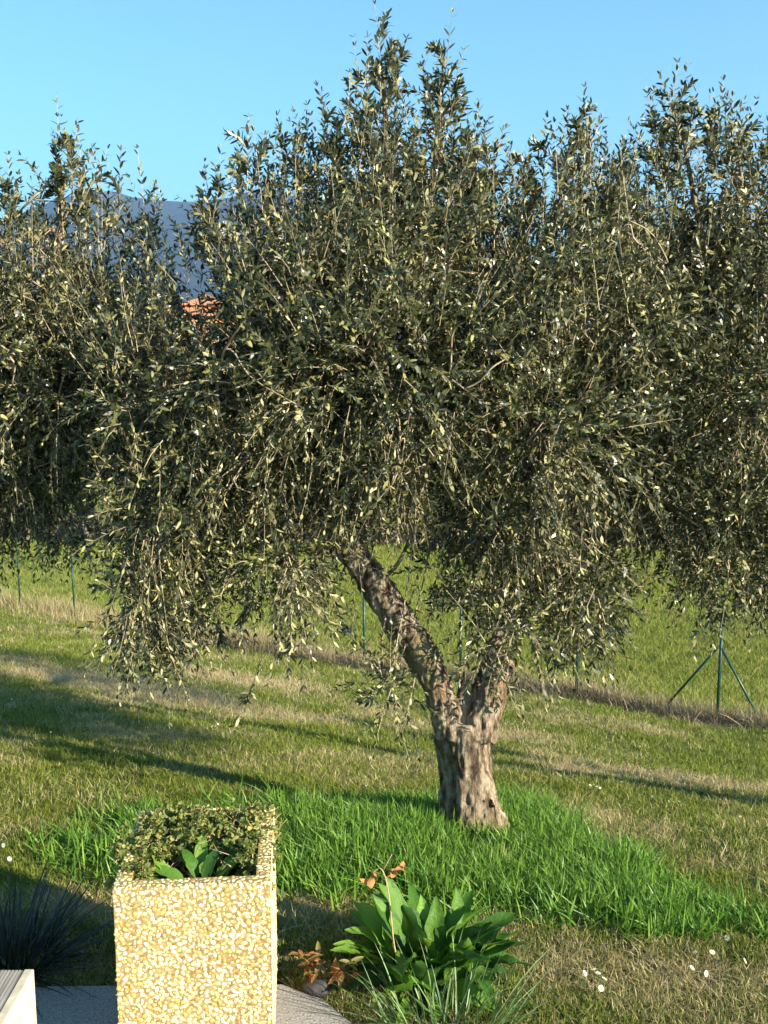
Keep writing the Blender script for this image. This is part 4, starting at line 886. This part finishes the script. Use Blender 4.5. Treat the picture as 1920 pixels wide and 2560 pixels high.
for x_ in (-3.2, -.9, 1.3, 3.4):
    for z_ in (1.2, 4.2, 7.0):
        if z_ + 1.6 > eave: continue
        o = link('window', wf, M['frame'], root, (x_, -.002, z_)); link('pane', wp, M['pane'], o)
        for s_ in (-1, 1): link('shutter', ws, M['shutter'], root, (x_ + s_ * .97, -.002, z_))
A = Acc(); A.add(*box(-.6, .6, -.06, .0, 0, 2.3)); link('door', A.build('door'), M['shutter'], root, (.2, -.004, 0)) if False else None

M['far_leaf'] = leafy('far_foliage', [(0, (.035, .05, .022)), (.5, (.06, .075, .03)), (1, (.11, .115, .05))], [(0, (.05, .06, .03)), (1, (.11, .11, .06))], .7, .2, .15)
M['far_bare'] = leafy('bare_twig_mass', [(0, (.08, .06, .045)), (.5, (.13, .10, .07)), (1, (.20, .16, .11))], [(0, (.08, .06, .045)), (1, (.20, .16, .11))], .8, .1, .05)
def far_crown(seed, n=2600, lobes=9):
    r = np.random.default_rng(seed); P = []
    for k in range(lobes):
        c = r.normal(0, .42, 3) * [1, 1, .7]; m_ = n // lobes; d_ = nrm(r.normal(size=(m_, 3))); P.append(c + d_ * (.28 + .3 * r.random()) * (r.random((m_, 1)) ** .4) * [1.1, 1.1, .9])
    P = np.concatenate(P); n_ = len(P); ax = nrm(r.normal(size=(n_, 3))); sd = nrm(np.cross(ax, r.normal(size=(n_, 3)))); nn_ = np.cross(ax, sd); l_ = r.uniform(.04, .09, n_)
    V, T, Q = leaf_arrays(P, ax, sd, nn_, l_, l_ * .35, np.zeros(n_)); return mesh('crown', V, [T, Q])
FC = [far_crown(k) for k in range(4)]; FT = None
def far_tree(x_, y_, h_, wd, label, matl='far_leaf', k=0, group='trees across the meadow'):
    z_ = float(tz(x_, y_)); root = empty('tree', (x_, y_, z_)); tag(root, label, 'tree', group)
    A = Acc(); A.add(*tube(smooth_path([(0, 0, -.3), (.1, 0, h_ * .3), (0, .1, h_ * .75)], 8), np.linspace(h_ * .03, h_ * .008, 8), 7))
    for q_ in range(6): a = q_ * 1.05; A.add(*tube([(.05, 0, h_ * (.25 + .06 * q_)), (math.cos(a) * wd * .6, math.sin(a) * wd * .6, h_ * (.5 + .06 * q_))], [h_ * .01, h_ * .003], 5))
    link('trunk', A.build('trunk', True), M['twig'], root); me = FC[k % 4]
    me2 = me.copy(); me2.materials.clear(); me2.materials.append(M[matl]); o = link('crown', me2, None, root, (0, 0, h_ * .6)); o.scale = (wd, wd, h_ * .48); o.rotation_euler.z = k * 1.3
specs = [(1640, 47, 5, 3.2, 'grey brown bare tree between the two right olive crowns', 'far_bare'), (1760, 50, 6, 3.5, 'dull green tree at the meadow edge behind the right olive', 'far_leaf'), (1520, 52, 5.5, 3.3, 'dark bushy tree at the meadow edge left of the bare tree', 'far_leaf'),
         (1350, 56, 7, 4, 'round dark tree past the meadow behind the right half of the olive crown', 'far_leaf'), (1150, 58, 6, 4, 'bare brown tree past the meadow behind the olive crown', 'far_bare'), (950, 60, 7, 4, 'broad dark tree past the meadow behind the middle of the crown', 'far_leaf'), (700, 62, 6, 4, 'dark tree past the meadow right of the terracotta house', 'far_leaf'),
         (230, 64, 7, 4, 'tall dark tree past the meadow behind the left olive', 'far_leaf'), (30, 60, 6, 4, 'bushy tree past the meadow at the far left edge', 'far_leaf'), (1900, 46, 5, 3.4, 'bushy tree at the meadow edge at the far right', 'far_leaf'), (2150, 50, 7, 4.5, 'large tree at the meadow edge outside the right olive', 'far_leaf'), (-250, 62, 7, 4.5, 'large tree past the meadow left of the house', 'far_leaf')]
for k, (px, y_, h_, wd, lab, mm) in enumerate(specs): far_tree(at(px, 900, y_)[0], y_, h_, wd, lab, mm, k)
# low brown bank of bushes closing the meadow
r = np.random.default_rng(3); n = 26000; x = r.uniform(-32, 32, n); y = 44 + x * .06 + r.normal(0, .8, n); z = tz(x, y) + np.abs(r.normal(0, .55, n)) * (1 + fbm(x * .5, y * .5, 3))
P = np.stack([x, y, z], -1); ax = nrm(r.normal(size=(n, 3)) + [0, 0, .5]); sd = nrm(np.cross(ax, r.normal(size=(n, 3)))); l_ = r.uniform(.12, .3, n)
V, T, Q = leaf_arrays(P, ax, sd, np.cross(ax, sd), l_, l_ * .25, np.zeros(n)); tag(link('hedge_bank', mesh('hedge_bank', V, [T, Q]), M['far_bare']), 'low brown bank of leafless bushes closing the far side of the meadow', 'bushes', kind='stuff')
